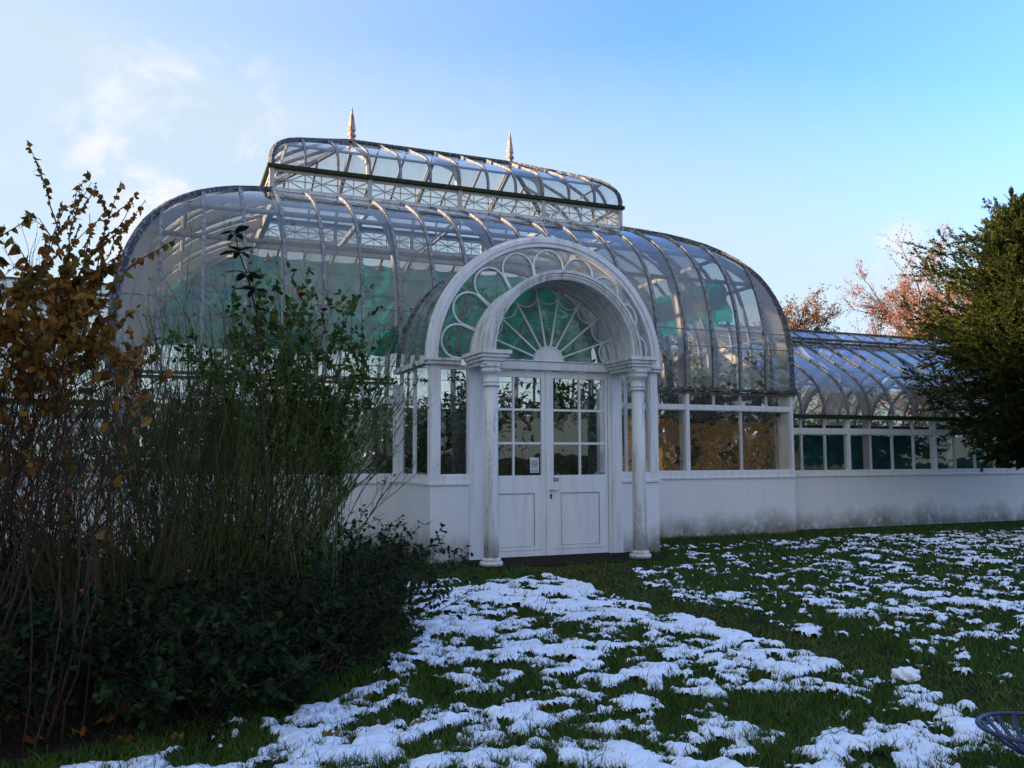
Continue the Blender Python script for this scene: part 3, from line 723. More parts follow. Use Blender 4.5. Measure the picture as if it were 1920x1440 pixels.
for sg in (-1, 1):
    def xb(m, a, b, y0, y1, z0, z1, c=PX): m.box(min(c + sg * a, c + sg * b), max(c + sg * a, c + sg * b), y0, y1, z0, z1)
    e = HW - sg * (PX - CX)            # outer edge measured from PX
    m = MB(); xb(m, 1.325, e, YP, YP + 0.18, -0.3, 1.155); m.build('porch_wall', M_WALL, GH)
    m = MB(); xb(m, 1.325, e + 0.03, YP - 0.03, YP + 0.16, 1.155, 1.19); xb(m, 1.325, e, YP - 0.008, YP + 0.15, 1.19, 1.295); m.build('window_sill', M_WHITE, GH)
    m = MB(); xb(m, 1.15, 1.325, YP - 0.012, YP + 0.16, 0.0, 2.985); xb(m, 1.085, 1.15, YP + 0.01, YP + 0.14, 0.0, 2.955); m.build('door_jamb', M_WHITE, GH)
    m = MB(); xb(m, e - 0.145, e, YP - 0.004, YP + 0.14, 1.295, 2.985); m.build('corner_post', M_WHITE, GH)
    f = MB(); t = 0.022
    xb(f, 1.325, 1.325 + t, YP + 0.02, YP + 0.08, 1.295, 2.92); xb(f, e - 0.145 - t, e - 0.145, YP + 0.02, YP + 0.08, 1.295, 2.92)
    xb(f, 1.325 + t, e - 0.145 - t, YP + 0.02, YP + 0.08, 1.295, 1.295 + t); xb(f, 1.325, e - 0.145, YP + 0.02, YP + 0.10, 2.92, 2.985)
    fr = f.build('window', M_WHITE, GH)
    a0, a1 = PX + sg * (1.325 + t), PX + sg * (e - 0.145 - t)
    strip([[Vector((a0, YP + 0.05, 1.31)), Vector((a1, YP + 0.05, 1.31))], [Vector((a0, YP + 0.05, 2.925)), Vector((a1, YP + 0.05, 2.925))]], 'pane', G_WALL, fr)
    # return wall of the porch
    xs0, xs1 = CX + sg * HW, CX + sg * (HW - 0.18)
    m = MB(); m.box(min(xs0, xs1), max(xs0, xs1), YP + 0.181, YM - 0.001, -0.3, 1.15); m.build('porch_wall', M_WALL, GH)
    m = MB(); x2 = CX + sg * (HW + 0.03); m.box(min(x2, xs1), max(x2, xs1), YP + 0.161, YM - 0.04, 1.155, 1.19); x3 = CX + sg * (HW + 0.004); m.box(min(x3, xs1), max(x3, xs1), YP + 0.151, YM - 0.02, 1.191, 1.295); m.build('window_sill', M_WHITE, GH)
    xa, xd = CX + sg * (HW - 0.01), CX + sg * (HW - 0.07)
    ym0, ym1 = YP + 0.141, YM - 0.09
    f = MB()
    for y0, y1 in ((ym0, ym0 + 0.05), ((ym0 + ym1) / 2 - 0.016, (ym0 + ym1) / 2 + 0.016), (ym1 - 0.05, ym1)): f.box(min(xa, xd), max(xa, xd), y0, y1, 1.295, 3.0)
    fr = f.build('window', M_WHITE, GH)
    xg = CX + sg * (HW - 0.04)
    strip([[Vector((xg, ym0, 1.30)), Vector((xg, ym1, 1.30))], [Vector((xg, ym0, 2.995)), Vector((xg, ym1, 2.995))]], 'pane', G_WALL, fr)
# door leaves
for sg in (-1, 1):
    def X(a): return PX + sg * a
    def xb(m, a, b, y0, y1, z0, z1): m.box(min(X(a), X(b)), max(X(a), X(b)), y0, y1, z0, z1)
    y0, y1 = YP + 0.03, YP + 0.085
    m = MB()
    xb(m, 0.008, 0.105, y0, y1, 0.03, 2.945); xb(m, 1.035, 1.08, y0, y1, 0.03, 2.945)
    xb(m, 0.105, 1.035, y0, y1, 2.835, 2.945); xb(m, 0.105, 1.035, y0, y1, 1.17, 1.285)
    xb(m, 0.105, 1.035, y0, y1, 0.03, 0.19); xb(m, 0.105, 0.235, y0, y1, 0.19, 1.17); xb(m, 0.915, 1.035, y0, y1, 0.19, 1.17); xb(m, 0.235, 0.915, y0, y1, 1.0, 1.17)
    xb(m, 0.235, 0.915, y0 + 0.014, y1 - 0.01, 0.19, 1.0)
    xb(m, 0.565, 0.595, y0 + 0.006, y1 - 0.006, 1.285, 2.835)
    for z in (1.79, 2.32):
        xb(m, 0.105, 0.565, y0 + 0.006, y1 - 0.006, z - 0.018, z + 0.018); xb(m, 0.595, 1.035, y0 + 0.006, y1 - 0.006, z - 0.018, z + 0.018)
    if sg > 0: xb(m, -0.03, 0.0075, y0 - 0.018, y0 + 0.03, 0.03, 2.945)
    d = m.build('door', M_DOOR, GH)
    d['label'] = 'left door leaf with notices behind its glass' if sg < 0 else 'right door leaf with lever handle'
    strip([[Vector((X(0.1), YP + 0.058, 1.28)), Vector((X(1.04), YP + 0.058, 1.28))], [Vector((X(0.1), YP + 0.058, 2.84)), Vector((X(1.04), YP + 0.058, 2.84))]], 'pane', G_DOOR, d)
    # dark reveal line of the lower panel
    m = MB()
    for a0, a1, z0, z1 in ((0.229, 0.235, 0.184, 1.006), (0.915, 0.921, 0.184, 1.006), (0.235, 0.915, 1.0, 1.006), (0.235, 0.915, 0.184, 0.19)): xb(m, a0, a1, y0 - 0.0012, y0 + 0.004, z0, z1)
    m.build('panel_groove', M_GUT, d)
    if sg > 0:
        hm = MB(); hx = X(0.055)
        hm.tube([(hx, y0 + 0.0, 1.05), (hx, y0 - 0.055, 1.05)], 0.011, 8); hm.tube([(hx - 0.008, y0 - 0.05, 1.05), (hx + 0.06, y0 - 0.052, 1.048), (hx + 0.125, y0 - 0.046, 1.052)], [0.011, 0.010, 0.008], 8)
        hm.lathe([(0.02, 0), (0.02, 0.004)], (hx, y0 - 0.006, 1.046), 12)
        hm.build('handle', M_STEEL, d)
        k = MB(); k.lathe([(0.006, -0.04), (0.014, -0.03), (0.014, 0.0), (0.018, 0.02), (0.014, 0.034)], (hx, y0 - 0.002, 0.95), 10); k.build('keyhole', M_BLACK, d)
        pl = MB(); pl.box(X(0.10), X(0.19), y0 - 0.004, y0 + 0.001, 1.185, 1.24); pl = pl.build('door_plate', M_BLUE, d); pl['label'] = 'small blue plate with pale marks'
        t = MB()
        for i, (w, h) in enumerate(((0.011, 0.022), (0.009, 0.022), (0.012, 0.02), (0.006, 0.022))): t.box(X(0.115 + i * 0.018), X(0.115 + i * 0.018 + w), y0 - 0.006, y0 - 0.0042, 1.202, 1.202 + h)
        b_ = t.build('plate_marks', M_PAPER, None); b_.parent = pl.parent; b_.location = pl.location
    rustm = MB(); xb(rustm, 0.11, 1.03, y0 - 0.0008, y0 + 0.003, 0.118, 0.123); rustm.build('weather_seam', M_GUT, d)
# notices inside the door glass
yn = YP + 0.064
def to_px(px, py, Y):
    v = _f + _rr * ((px - 960) / FPX) - _uu * ((py - 720) / FPX); return Vector((0, 0, EYE)) + v * (Y / v.y)
m = MB(); m.box(PX - 1.06, PX - 0.895, yn, yn + 0.002, 1.325, 1.745)
t_ = m.build('paper_notice', M_PAPER); tag(t_, 'tall pale paper notice with lines of print behind left door glass', 'notice')
m = MB()
for i in range(22):
    x = PX - 1.045; z = 1.72 - i * 0.0155 - (0.012 if i > 1 else 0); e = PX - 0.91 - random.random() * 0.03
    while x < e:
        w = random.uniform(0.008, 0.028); m.box(x, min(x + w, e), yn - 0.0012, yn - 0.0004, z, z + (0.009 if i < 1 else 0.005)); x += w + 0.006
m.box(PX - 1.01, PX - 0.995, yn - 0.0012, yn - 0.0004, 1.345, 1.37); m.box(PX - 1.005, PX - 0.998, yn - 0.0012, yn - 0.0004, 1.37, 1.385); m.box(PX - 1.018, PX - 0.99, yn - 0.0012, yn - 0.0004, 1.338, 1.345)
m.build('print', M_INK, t_)
m = MB(); m.box(PX - 0.29, PX - 0.135, yn, yn + 0.002, 1.325, 1.565)
t_ = m.build('no_smoking_sign', M_PAPER); tag(t_, 'small white no smoking sign with red crossed circle behind left door glass', 'sign')
m = MB(); cxs, czs = PX - 0.213, 1.46
vs = []; fs = []
for i in range(28):
    a = 2 * PI * i / 28
    for r in (0.043, 0.053): vs.append((cxs + r * math.cos(a), yn - 0.001, czs + r * math.sin(a)))
fs = [(2 * i, 2 * i + 1, (2 * i + 3) % 56, (2 * i + 2) % 56) for i in range(28)]
m.add(vs, fs); m.beam((cxs - 0.033, yn - 0.0016, czs + 0.033), (cxs + 0.033, yn - 0.0016, czs - 0.033), 0.0012, 0.009, (0, 1, 0)); m.build('prohibition_ring', M_RED, t_)
m = MB(); m.box(cxs - 0.03, cxs + 0.012, yn - 0.0008, yn - 0.0003, czs - 0.008, czs + 0.002); m.box(cxs + 0.016, cxs + 0.028, yn - 0.0008, yn - 0.0003, czs - 0.008, czs + 0.002); m.box(cxs + 0.02, cxs + 0.024, yn - 0.0008, yn - 0.0003, czs + 0.006, czs + 0.02)
for i in range(2): m.box(PX - 0.28, PX - 0.145, yn - 0.0008, yn - 0.0003, 1.345 + i * 0.015, 1.351 + i * 0.015)
m.build('symbol', M_INK, t_)
m = MB(); m.box(PX - 1.45, PX + 1.5, YP - 0.98, YP + 0.1, -0.1, 0.022); o = m.build('doorstep', M_SOIL); tag(o, 'dark worn earthy doorstep below the white double door', 'doorstep')

# ---------------------------------------------------------------- wings
def wing(x0, sg, n, label, posts_at):
    YW = 14.80; DW = 5.2
    w = empty('greenhouse_wing', (x0, YW, 0), label, 'greenhouse wing')
    o = Vector((x0, YW, 0)); ob = Vector((x0, YW + DW, 0)); al = Vector((sg, 0, 0))
    z = (1.13, 1.255, 2.06, 2.175, 2.40)
    for oo, inn in ((o, Vector((0, 1, 0))), (ob, Vector((0, -1, 0)))):
        ed = [k * U for k in range(0, n + 1)] if inn.y > 0 else [k * U for k in range(0, n + 1, 3)] 
        ps_ = [(k * U, 0.07) for k in posts_at] if inn.y > 0 else [(0, 0.1), (n * U, 0.1)]
        # extra slender mullions between
        wall_run(oo, al, inn, n, w, z, ps_, ed, ed)
        for k in range(0, n + 1):
            pts = [oo + al * k * U + inn * s + Z1 * zz for s, zz in WPROF]
            MB().sweep(pts, 0.045, -0.025, 0.035, al).build('roof_rib', M_RIB, w)
            MB().sweep([oo + al * k * U + inn * s + Z1 * zz for s, zz in ((2.16, 4.54), (2.6, 4.80))], 0.03, 0.012, 0.03, al).build('vent_bar', M_RIB, w)
            if k < n:
                rows = [[oo + al * (k + j) * U + inn * s + Z1 * zz for j in (0, 1)] for s, zz in WPROF]
                strip(rows, 'roof_pane', G_WING, w)
        m = MB(); yg = oo.y - inn.y * 0.06; ya, yb = sorted((oo.y - inn.y * 0.07, oo.y + inn.y * 0.05)); xa, xb = sorted((x0, x0 + sg * n * U)); m.box(xa, xb, ya, yb, 2.40, 2.485); m.build('gutter', M_MOSS, w)
        strip([[oo + al * a + inn * s + Z1 * zz for a in (0, n * U)] for s, zz in ((2.16, 4.545), (2.6, 4.805))], 'ridge_vent', G_WING, w)
        m = MB(); m.sweep([oo + inn * 2.16 + Z1 * 4.525, oo + al * n * U + inn * 2.16 + Z1 * 4.525], 0.05, -0.02, 0.035); m.sweep([oo + inn * 2.22 + Z1 * 4.44, oo + al * n * U + inn * 2.22 + Z1 * 4.44], 0.05, -0.02, 0.03); m.build('vent_rail', M_HIP, w)
        zz_ = 3.62; 
        MB().tube([oo + inn * 0.95 + Z1 * 3.6, oo + al * n * U + inn * 0.95 + Z1 * 3.6], 0.035, 6, False).build('purlin', M_CREAM, w)
        for k in range(0, n + 1, 4):
            MB().sweep([oo + al * k * U + inn * s + Z1 * zz for s, zz in [(0.0, 0.1)] + WPROF], 0.09, -0.22, -0.05, al).build('arch_frame', M_CREAM, w)
    m = MB(); m.sweep([o + Vector((0, 2.6, 4.8)), o + Vector((sg * n * U, 2.6, 4.8))], 0.07, 0.0, 0.035); m.build('ridge_cap', M_HIP, w)
    # closed end gable of glass
    e = x0 + sg * n * U
    pts = [(e, YW + s, zz) for s, zz in [(0, 0.0)] + WPROF] + [(e, YW + DW - s, zz) for s, zz in reversed([(0, 0.0)] + WPROF)]
    m = MB(); m.add(pts, [tuple(range(len(pts)))]); m.build('end_glass', G_WING, w)
    xa, xb = sorted((x0, e)); m = MB(); m.box(xa + 0.02, xb - 0.02, YW + 0.25, YW + DW - 0.25, -0.2, 0.015); m.build('floor', M_FLOOR, w)
    return w
wing(XR + 0.005, 1, 18, 'long low greenhouse wing with curved eaves running right behind the conifer', (0, 3, 7, 11, 15, 18))
wing(XL - 0.005, -1, 8, 'low greenhouse wing glimpsed at far left behind the twiggy shrubs', (0, 4, 8))

# shade cloths
def cloth_sheet(rows, label, mat=None):
    vs = [p for r in rows for p in r]; n = len(rows[0]); fs = [(i * n + j, i * n + j + 1, (i + 1) * n + j + 1, (i + 1) * n + j) for i in range(len(rows) - 1) for j in range(n - 1)]
    m = MB(); m.add(vs, fs, True); o = m.build('shade_cloth', mat or M_CLOTH); tag(o, label, 'shade cloth'); return o
rows = []
NJ = 161
for i in range(26):
    row = []
    for j in range(NJ):
        k = -9.6 + 19.2 * j / (NJ - 1)
        ztop = 6.55 - 0.05 * abs(math.sin(PI * k / 1.0)) ** 0.7
        zbot = 4.42 + 0.05 * math.sin(k * 2.1) + 0.03 * math.sin(k * 5.3)
        z = ztop + (zbot - ztop) * i / 25
        s = ps(z) + 0.22 + 0.03 * math.sin(k * 7.0 + i * 0.4) + 0.05 * math.sin(i * 0.9 + 1.3 * math.sin(k * 2))
        row.append(Vector((CX + k * U, YB - s, z)))
    rows.append(row)
cloth_sheet(rows, 'teal shade netting hung inside the back slope of the main glass roof')
rows = []
for i in range(14):
    row = []
    for j in range(91):
        k = 2.2 + 11.2 * j / 90
        ztop = 5.62 - 0.07 * abs(math.sin(PI * k)) ** 0.7; zbot = 4.72 + 0.12 * math.sin(k * 1.7) + 0.06 * math.sin(k * 5.1)
        z = ztop + (zbot - ztop) * i / 13
        row.append(Vector((XR - ps(z) - 0.22 - 0.04 * math.sin(k * 7 + i * 0.5) - 0.05 * math.sin(i * 0.9 + k), YM + k * U, z)))
    rows.append(row)
cloth_sheet(rows, 'teal netting swagged across the right hand end of the main roof')
rows = []
for i in range(6):
    row = []
    for j in range(91):
        a = 0.1 + 17.6 * U * j / 90
        row.append(Vector((XR + a, 14.80 + 0.45 + 0.03 * math.sin(a * 9), 0.2 + 1.86 * i / 5 - (0.02 * abs(math.sin(a * 3.1)) if i == 5 else 0))))
    rows.append(row)
cloth_sheet(rows, 'dark teal screen hung behind the lower windows of the right wing', M_SCREEN)

# ---------------------------------------------------------------- vegetation tools
def nrm(v): return v / np.maximum(np.linalg.norm(v, axis=-1, keepdims=True), 1e-9)
def leaves(pos, d, n, L, Wd, shape='diamond', fold=0.25, curl=0.0):
    """leaf blades: returns V, F list, faces per leaf"""
    T = {'diamond': ([(0, 0), (0.45, -0.5), (1, 0), (0.45, 0.5)], [(0, 1, 2), (0, 2, 3)]),
         'oval': ([(0, 0), (0.2, -0.36), (0.55, -0.5), (0.85, -0.26), (1, 0), (0.85, 0.26), (0.55, 0.5), (0.2, 0.36), (0.5, 0)],
                  [(0, 1, 8), (1, 2, 8), (2, 3, 8), (3, 4, 8), (4, 5, 8), (5, 6, 8), (6, 7, 8), (7, 0, 8)]),
         'heart': ([(0.05, 0), (-0.04, -0.26), (0.14, -0.46), (0.42, -0.47), (0.72, -0.27), (1, 0), (0.72, 0.27), (0.42, 0.47), (0.14, 0.46), (-0.04, 0.26), (0.45, 0)],
                   [(i, i + 1, 10) for i in range(9)] + [(9, 0, 10)]),
         'blade': ([(0, -0.5), (0, 0.5), (0.55, 0.38), (0.55, -0.38), (1, 0)], [(0, 1, 2), (0, 2, 3), (3, 2, 4)])}[shape]
    uv = np.array(T[0], float); F = np.array(T[1])
    d = nrm(d); n = n - d * (n * d).sum(-1, keepdims=True); n = nrm(n); sd = np.cross(d, n)
    L = np.asarray(L).reshape(-1, 1, 1); Wd = np.asarray(Wd).reshape(-1, 1, 1)
    u = uv[None, :, 0:1]; w = uv[None, :, 1:2]
    V = pos[:, None] + d[:, None] * u * L + sd[:, None] * w * Wd + n[:, None] * (np.abs(w) * fold * Wd - curl * u * u * L)
    m = len(uv); FF = (F[None] + (np.arange(len(pos)) * m)[:, None, None]).reshape(-1, 3)
    return V.reshape(-1, 3), FF, len(F)
def leaf_obj(name, pos, d, n, L, Wd, mat, parent, shape='diamond', fold=0.25, curl=0.0, rnd=None):
    V, F, k = leaves(pos, d, n, L, Wd, shape, fold, curl)
    r = rng.random(len(pos)) if rnd is None else rnd
    return np_mesh(name, V, F, mat, parent, np.repeat(r, k))
def tubes(lines, rad, k=4):
    N, P, _ = lines.shape
    t = np.gradient(lines, axis=1); t = nrm(t)
    ref = np.where(np.abs(t[:, :1, 2:3]) < 0.8, np.array([[[0, 0, 1.0]]]), np.array([[[1.0, 0, 0]]]))
    a = nrm(ref - t * (ref * t).sum(-1, keepdims=True)); b = np.cross(t, a)
    w = 2 * PI * np.arange(k) / k
    V = lines[:, :, None] + (a[:, :, None] * np.cos(w)[None, None, :, None] + b[:, :, None] * np.sin(w)[None, None, :, None]) * rad[:, :, None, None]
    i = np.arange(P - 1)[:, None]; j = np.arange(k)[None]
    F = np.stack([i * k + j, i * k + (j + 1) % k, (i + 1) * k + (j + 1) % k, (i + 1) * k + j], -1).reshape(-1, 4)
    F = (F[None] + (np.arange(N) * P * k)[:, None, None]).reshape(-1, 4)
    return V.reshape(-1, 3), F
def join(parts):
    V = []; F = []; b = 0
    for v, f in parts: V.append(v); F.append(f + b); b += len(v)
    return np.concatenate(V), np.concatenate(F)
def grow(base, d, L, P=7, bend=(0, 0, 0), wig=0.06):
    """N wavy shoots from base along d, bending by `bend`*L over their length"""
    N = len(base); t = np.linspace(0, 1, P)[None, :, None]
    L = np.asarray(L).reshape(-1, 1, 1); bend = np.broadcast_to(np.asarray(bend, float), (N, 3))
    off = np.cumsum(rng.normal(0, 1, (N, P, 3)), 1) * (wig / P ** 0.5); off -= off[:, :1]
    return base[:, None] + nrm(d)[:, None] * t * L + bend[:, None] * t ** 2 * L + off * L
def offshoots(lines, per, t0, t1, lo, hi, spread, up=0.3, rnd_len=None):
    N, P, _ = lines.shape; idx = np.repeat(np.arange(N), per); t = rng.uniform(t0, t1, len(idx)); f = t * (P - 1); i = np.minimum(f.astype(int), P - 2); fr = (f - i)[:, None]
    p = lines[idx, i] * (1 - fr) + lines[idx, i + 1] * fr; tan = nrm(lines[idx, i + 1] - lines[idx, i])
    d = nrm(tan + nrm(rng.normal(0, 1, (len(idx), 3))) * spread + np.array([0, 0, up]))
    seg = np.linalg.norm(lines[:, -1] - lines[:, 0], axis=1)[idx]
    return p, d, seg * rng.uniform(lo, hi, len(idx)), idx, t
def on_lines(lines, n_per, t0, t1):
    N, P, _ = lines.shape; idx = np.repeat(np.arange(N), n_per); t = rng.uniform(t0, t1, len(idx)); f = t * (P - 1); i = np.minimum(f.astype(int), P - 2); fr = (f - i)[:, None]
    return lines[idx, i] * (1 - fr) + lines[idx, i + 1] * fr, nrm(lines[idx, i + 1] - lines[idx, i]), idx, t
def taper(N, P, r0, r1): return np.asarray(r0).reshape(-1, 1) * (1 + (r1 / np.mean(r0) - 1) * np.linspace(0, 1, P)[None]) * np.ones((N, 1))
def rdir(n): return nrm(rng.normal(0, 1, (n, 3)))

# ---------------------------------------------------------------- deciduous trees beyond the greenhouse
def bare_tree(loc, H, spread, leafmat, n_leaf, label, leaf_size, cat='tree', bark=None, seedshift=0, group=None):
    t = empty('tree', loc, label, cat, group)
    b = np.array([loc], float)
    tr = grow(b, np.array([[0.03, 0.0, 1.0]]), [H * 0.85], 10, wig=0.03); parts = [tubes(tr, taper(1, 10, [H * 0.022], 0.02), 8)]
    p, d, L, i, tt = offshoots(tr, 26, 0.18, 0.97, 0.32, 0.58, 0.0, 0.0)
    az = rng.uniform(0, 2 * PI, len(p)); el = rng.uniform(0.35, 1.05, len(p))
    d = np.stack([np.cos(az) * np.cos(el) * spread, np.sin(az) * np.cos(el) * spread, np.sin(el)], 1); L = L * (1.15 - 0.6 * tt)
    l1 = grow(p, d, L, 8, (0, 0, 0.12), 0.07); parts.append(tubes(l1, taper(len(l1), 8, [H * 0.0075] * len(l1), 0.012), 5))
    p, d, L, i, tt = offshoots(l1, 9, 0.2, 1.0, 0.25, 0.5, 0.9, 0.25); l2 = grow(p, d, L, 6, (0, 0, 0.1), 0.09); parts.append(tubes(l2, taper(len(l2), 6, [H * 0.0026] * len(l2), 0.008), 4))
    p, d, L, i, tt = offshoots(l2, 11, 0.2, 1.0, 0.3, 0.65, 0.9, 0.2); l3 = grow(p, d, L, 5, (0, 0, 0.05), 0.1); parts.append(tubes(l3, taper(len(l3), 5, [0.010] * len(l3), 0.005), 3))
    V, F = join(parts); np_mesh('trunk', V, F, bark or B_BARK, t)
    k = max(1, n_leaf // len(l3)); q, tan, idx, _ = on_lines(l3, k, 0.2, 1.0)
    q = q + rng.normal(0, 0.05, q.shape)
    leaf_obj('crown', q, rdir(len(q)), rdir(len(q)), rng.uniform(0.7, 1.4, len(q)) * leaf_size, rng.uniform(0.6, 1.1, len(q)) * leaf_size * 0.8, leafmat, t)
def at(px, Y): 
    v = _f + _rr * ((px - 960) / FPX); return v.x / v.y * Y
bare_tree((at(1700, 30) + 0.5, 30, 0), 10.9, 1.05, L_PINK, 32000, 'tall half bare tree with sunlit russet twigs left of the conifer', 0.085)
bare_tree((at(1790, 34) + 1.0, 34, 0), 11.4, 1.0, L_PINK, 30000, 'slim russet tree rising partly behind the conifer', 0.085)
bare_tree((at(1470, 33), 33, 0), 9.3, 1.0, L_BROWN, 13000, 'lower brown leaved tree just right of the main glass roof', 0.10)
bare_tree((at(1300, 36), 36, 0), 8.6, 1.0, L_BROWN, 12000, 'brown tree standing behind the right end of the main glass roof', 0.10)
bare_tree((at(1580, 44), 44, 0), 8.6, 1.0, L_BROWN, 9000, 'faint low tree between the two larger trees beyond the wing', 0.09)

# conifer in front of the wing
rng = np.random.default_rng(17)
def conifer(loc, H, rmax, label, n=560, big=1.0, z0=0.20):
    t = empty('conifer', loc, label, 'tree')
    b = np.array([loc], float); tr = grow(b, np.array([[0, 0, 1.0]]), [H * 0.97], 10, wig=0.015)
    parts = [tubes(tr, taper(1, 10, [0.17], 0.02), 8)]
    u = rng.random(n) ** 0.85; z = z0 + (0.99 - z0) * u
    az = rng.uniform(0, 2 * PI, n)
    prof = np.interp(z, [0, 0.2, 0.3, 0.4, 0.5, 0.64, 0.8, 0.92, 1.0], [0.2, 0.35, 0.66, 0.92, 1.0, 0.85, 0.62, 0.36, 0.10])
    lump = 1 + 0.22 * np.sin(az * 3 + z * 9) + 0.18 * np.sin(az * 5 - z * 17)
    L = rmax * prof * lump * rng.uniform(0.72, 1.06, n)
    el = np.interp(z, [0, 0.3, 0.5, 1], [0.05, 0.12, 0.35, 1.1]) + rng.normal(0, 0.12, n)
    p = np.stack([np.full(n, loc[0]), np.full(n, loc[1]), loc[2] + z * H * 0.92], 1)
    d = np.stack([np.cos(az) * np.cos(el), np.sin(az) * np.cos(el), np.sin(el)], 1)
    l1 = grow(p, d, L, 7, (0, 0, -0.08), 0.05); parts.append(tubes(l1, taper(n, 7, [0.024] * n, 0.006), 4))
    p2, d2, L2, i2, t2 = offshoots(l1, 13, 0.35, 1.0, 0.14, 0.30, 0.75, 0.18)
    l2 = grow(p2, d2, np.clip(L2, 0.12, 0.6) * big, 4, (0, 0, -0.05), 0.05)
    V, F = join(parts); np_mesh('trunk', V, F, B_DARK, t)
    q, tan, idx, tt = on_lines(l2, 22 if big > 1 else 56, 0.0, 1.0)
    dd = nrm(tan + rdir(len(q)) * 0.75)
    clump = rng.random(len(l2))[idx] * 0.6 + rng.random(len(q)) * 0.4
    leaf_obj('crown', q, dd, rdir(len(q)), rng.uniform(0.05, 0.10, len(q)) * big, rng.uniform(0.020, 0.034, len(q)) * (big * 1.5 if big > 1 else 1), L_YEW, t, rnd=clump)
conifer((17.25, 12.0, 0), 7.2, 2.95, 'large dark green conifer with yellow sunlit top at right before the wing', 680)

for (x, y, h, r, lb) in ((6, -25, 12, 4.0, 'dark conifer across the lawn, facing the left half of the greenhouse'), (16, -26, 13, 4.4, 'tall dark conifer across the lawn, facing the porch doors'),
                        (26, -36, 15, 5.0, 'dark conifer behind the ochre house, facing the right half of the greenhouse'), (40, -36, 15, 5.0, 'dark conifer behind the ochre house, facing the right wing')):
    conifer((x, y, 0), h, r, lb, 170, 2.4, 0.2 if y > -30 else 0.3)
# ---------------------------------------------------------------- garden bed on the left
rng = np.random.default_rng(11); random.seed(11)
BED = np.array([(-9, 5.6), (-1.3, 5.0), (-0.3, 5.25), (0.85, 5.85), (1.75, 7.0), (2.05, 8.6), (2.5, 10.4), (3.2, 11.6), (3.4, 12.3), (3.5, 14.2), (-9, 14.2)])
def in_poly(x, y, P):
    c = np.zeros(np.shape(x), bool); n = len(P)
    for i in range(n):
        (x1, y1), (x2, y2) = P[i], P[i - 1]
        k = ((y1 > y) != (y2 > y)) & (x < (x2 - x1) * (y - y1) / ((y2 - y1) + 1e-12) + x1); c ^= k
    return c

def hedge_leafcloud(name, label, cat, mat, cells, leafL, stems_mat, n, loc, group=None, flowers=(), ftype=None):
    """low bush made of leafy shoots from a root; cells = list of (x, y, radius, height)"""
    t = empty(name, loc, label, cat, group)
    allp = []; alld = []; alln = []; parts = []; rr = []
    for (x, y, r, h) in cells:
        ns = max(16, int(46 * r * h))
        a = rng.uniform(0, 2 * PI, ns); rad = r * np.sqrt(rng.random(ns)) * 0.55
        base = np.stack([x + rad * np.cos(a), y + rad * np.sin(a), np.full(ns, 0.0)], 1)
        d = np.stack([np.cos(a) * 0.55, np.sin(a) * 0.55, np.ones(ns)], 1) + rng.normal(0, 0.28, (ns, 3)) * [1, 1, 0.2]
        ln = grow(base, d, h * rng.uniform(0.75, 1.12, ns), 7, np.stack([np.cos(a) * 0.25, np.sin(a) * 0.25, np.full(ns, -0.12)], 1), 0.07)
        parts.append(tubes(ln, taper(ns, 7, [0.006] * ns, 0.002), 3))
        p, d2, L2, i2, t2 = offshoots(ln, 6, 0.15, 1.0, 0.15, 0.35, 0.95, 0.1)
        l2 = grow(p, d2, L2, 4, (0, 0, -0.08), 0.06); parts.append(tubes(l2, taper(len(l2), 4, [0.003] * len(l2), 0.0012), 3))
        q, tan, idx, tt = on_lines(l2, n, 0.1, 1.0)
        dd = nrm(tan * 0.5 + rdir(len(q)) * 0.8 + np.array([0, 0, -0.1])); nn = nrm(rdir(len(q)) * 0.6 + np.array([0, 0, 1.0]))
        allp.append(q); alld.append(dd); alln.append(nn); rr.append(rng.random(len(l2))[idx] * 0.5 + rng.random(len(q)) * 0.5)
    V, F = join(parts); np_mesh('stems', V, F, stems_mat, t)
    q = np.concatenate(allp); N = len(q)
    L = rng.uniform(0.65, 1.25, N) * leafL
    leaf_obj('foliage', q, np.concatenate(alld), np.concatenate(alln), L, L * rng.uniform(0.55, 0.8, N), mat, t, shape='oval', rnd=np.concatenate(rr))
    return t
def rose_bloom(c, r, parent, name='flower'):
    m = MB()
    for k in range(16):
        a = k * 2.4; rr = r * (0.15 + 0.85 * (k / 15)); tilt = 0.25 + 0.8 * (k / 15)
        d = Vector((math.cos(a) * math.sin(tilt), math.sin(a) * math.sin(tilt), math.cos(tilt))); sdv = Vector((-math.sin(a), math.cos(a), 0))
        b = Vector(c); w = r * 0.55
        m.add([b, b + d * rr * 0.6 - sdv * w * 0.6, b + d * rr * 1.05, b + d * rr * 0.6 + sdv * w * 0.6, b + d * rr * 0.75 + Vector((0, 0, r * 0.1))], [(0, 1, 4), (1, 2, 4), (2, 3, 4), (3, 0, 4)])
    return m.build(name, M_PETAL, parent)

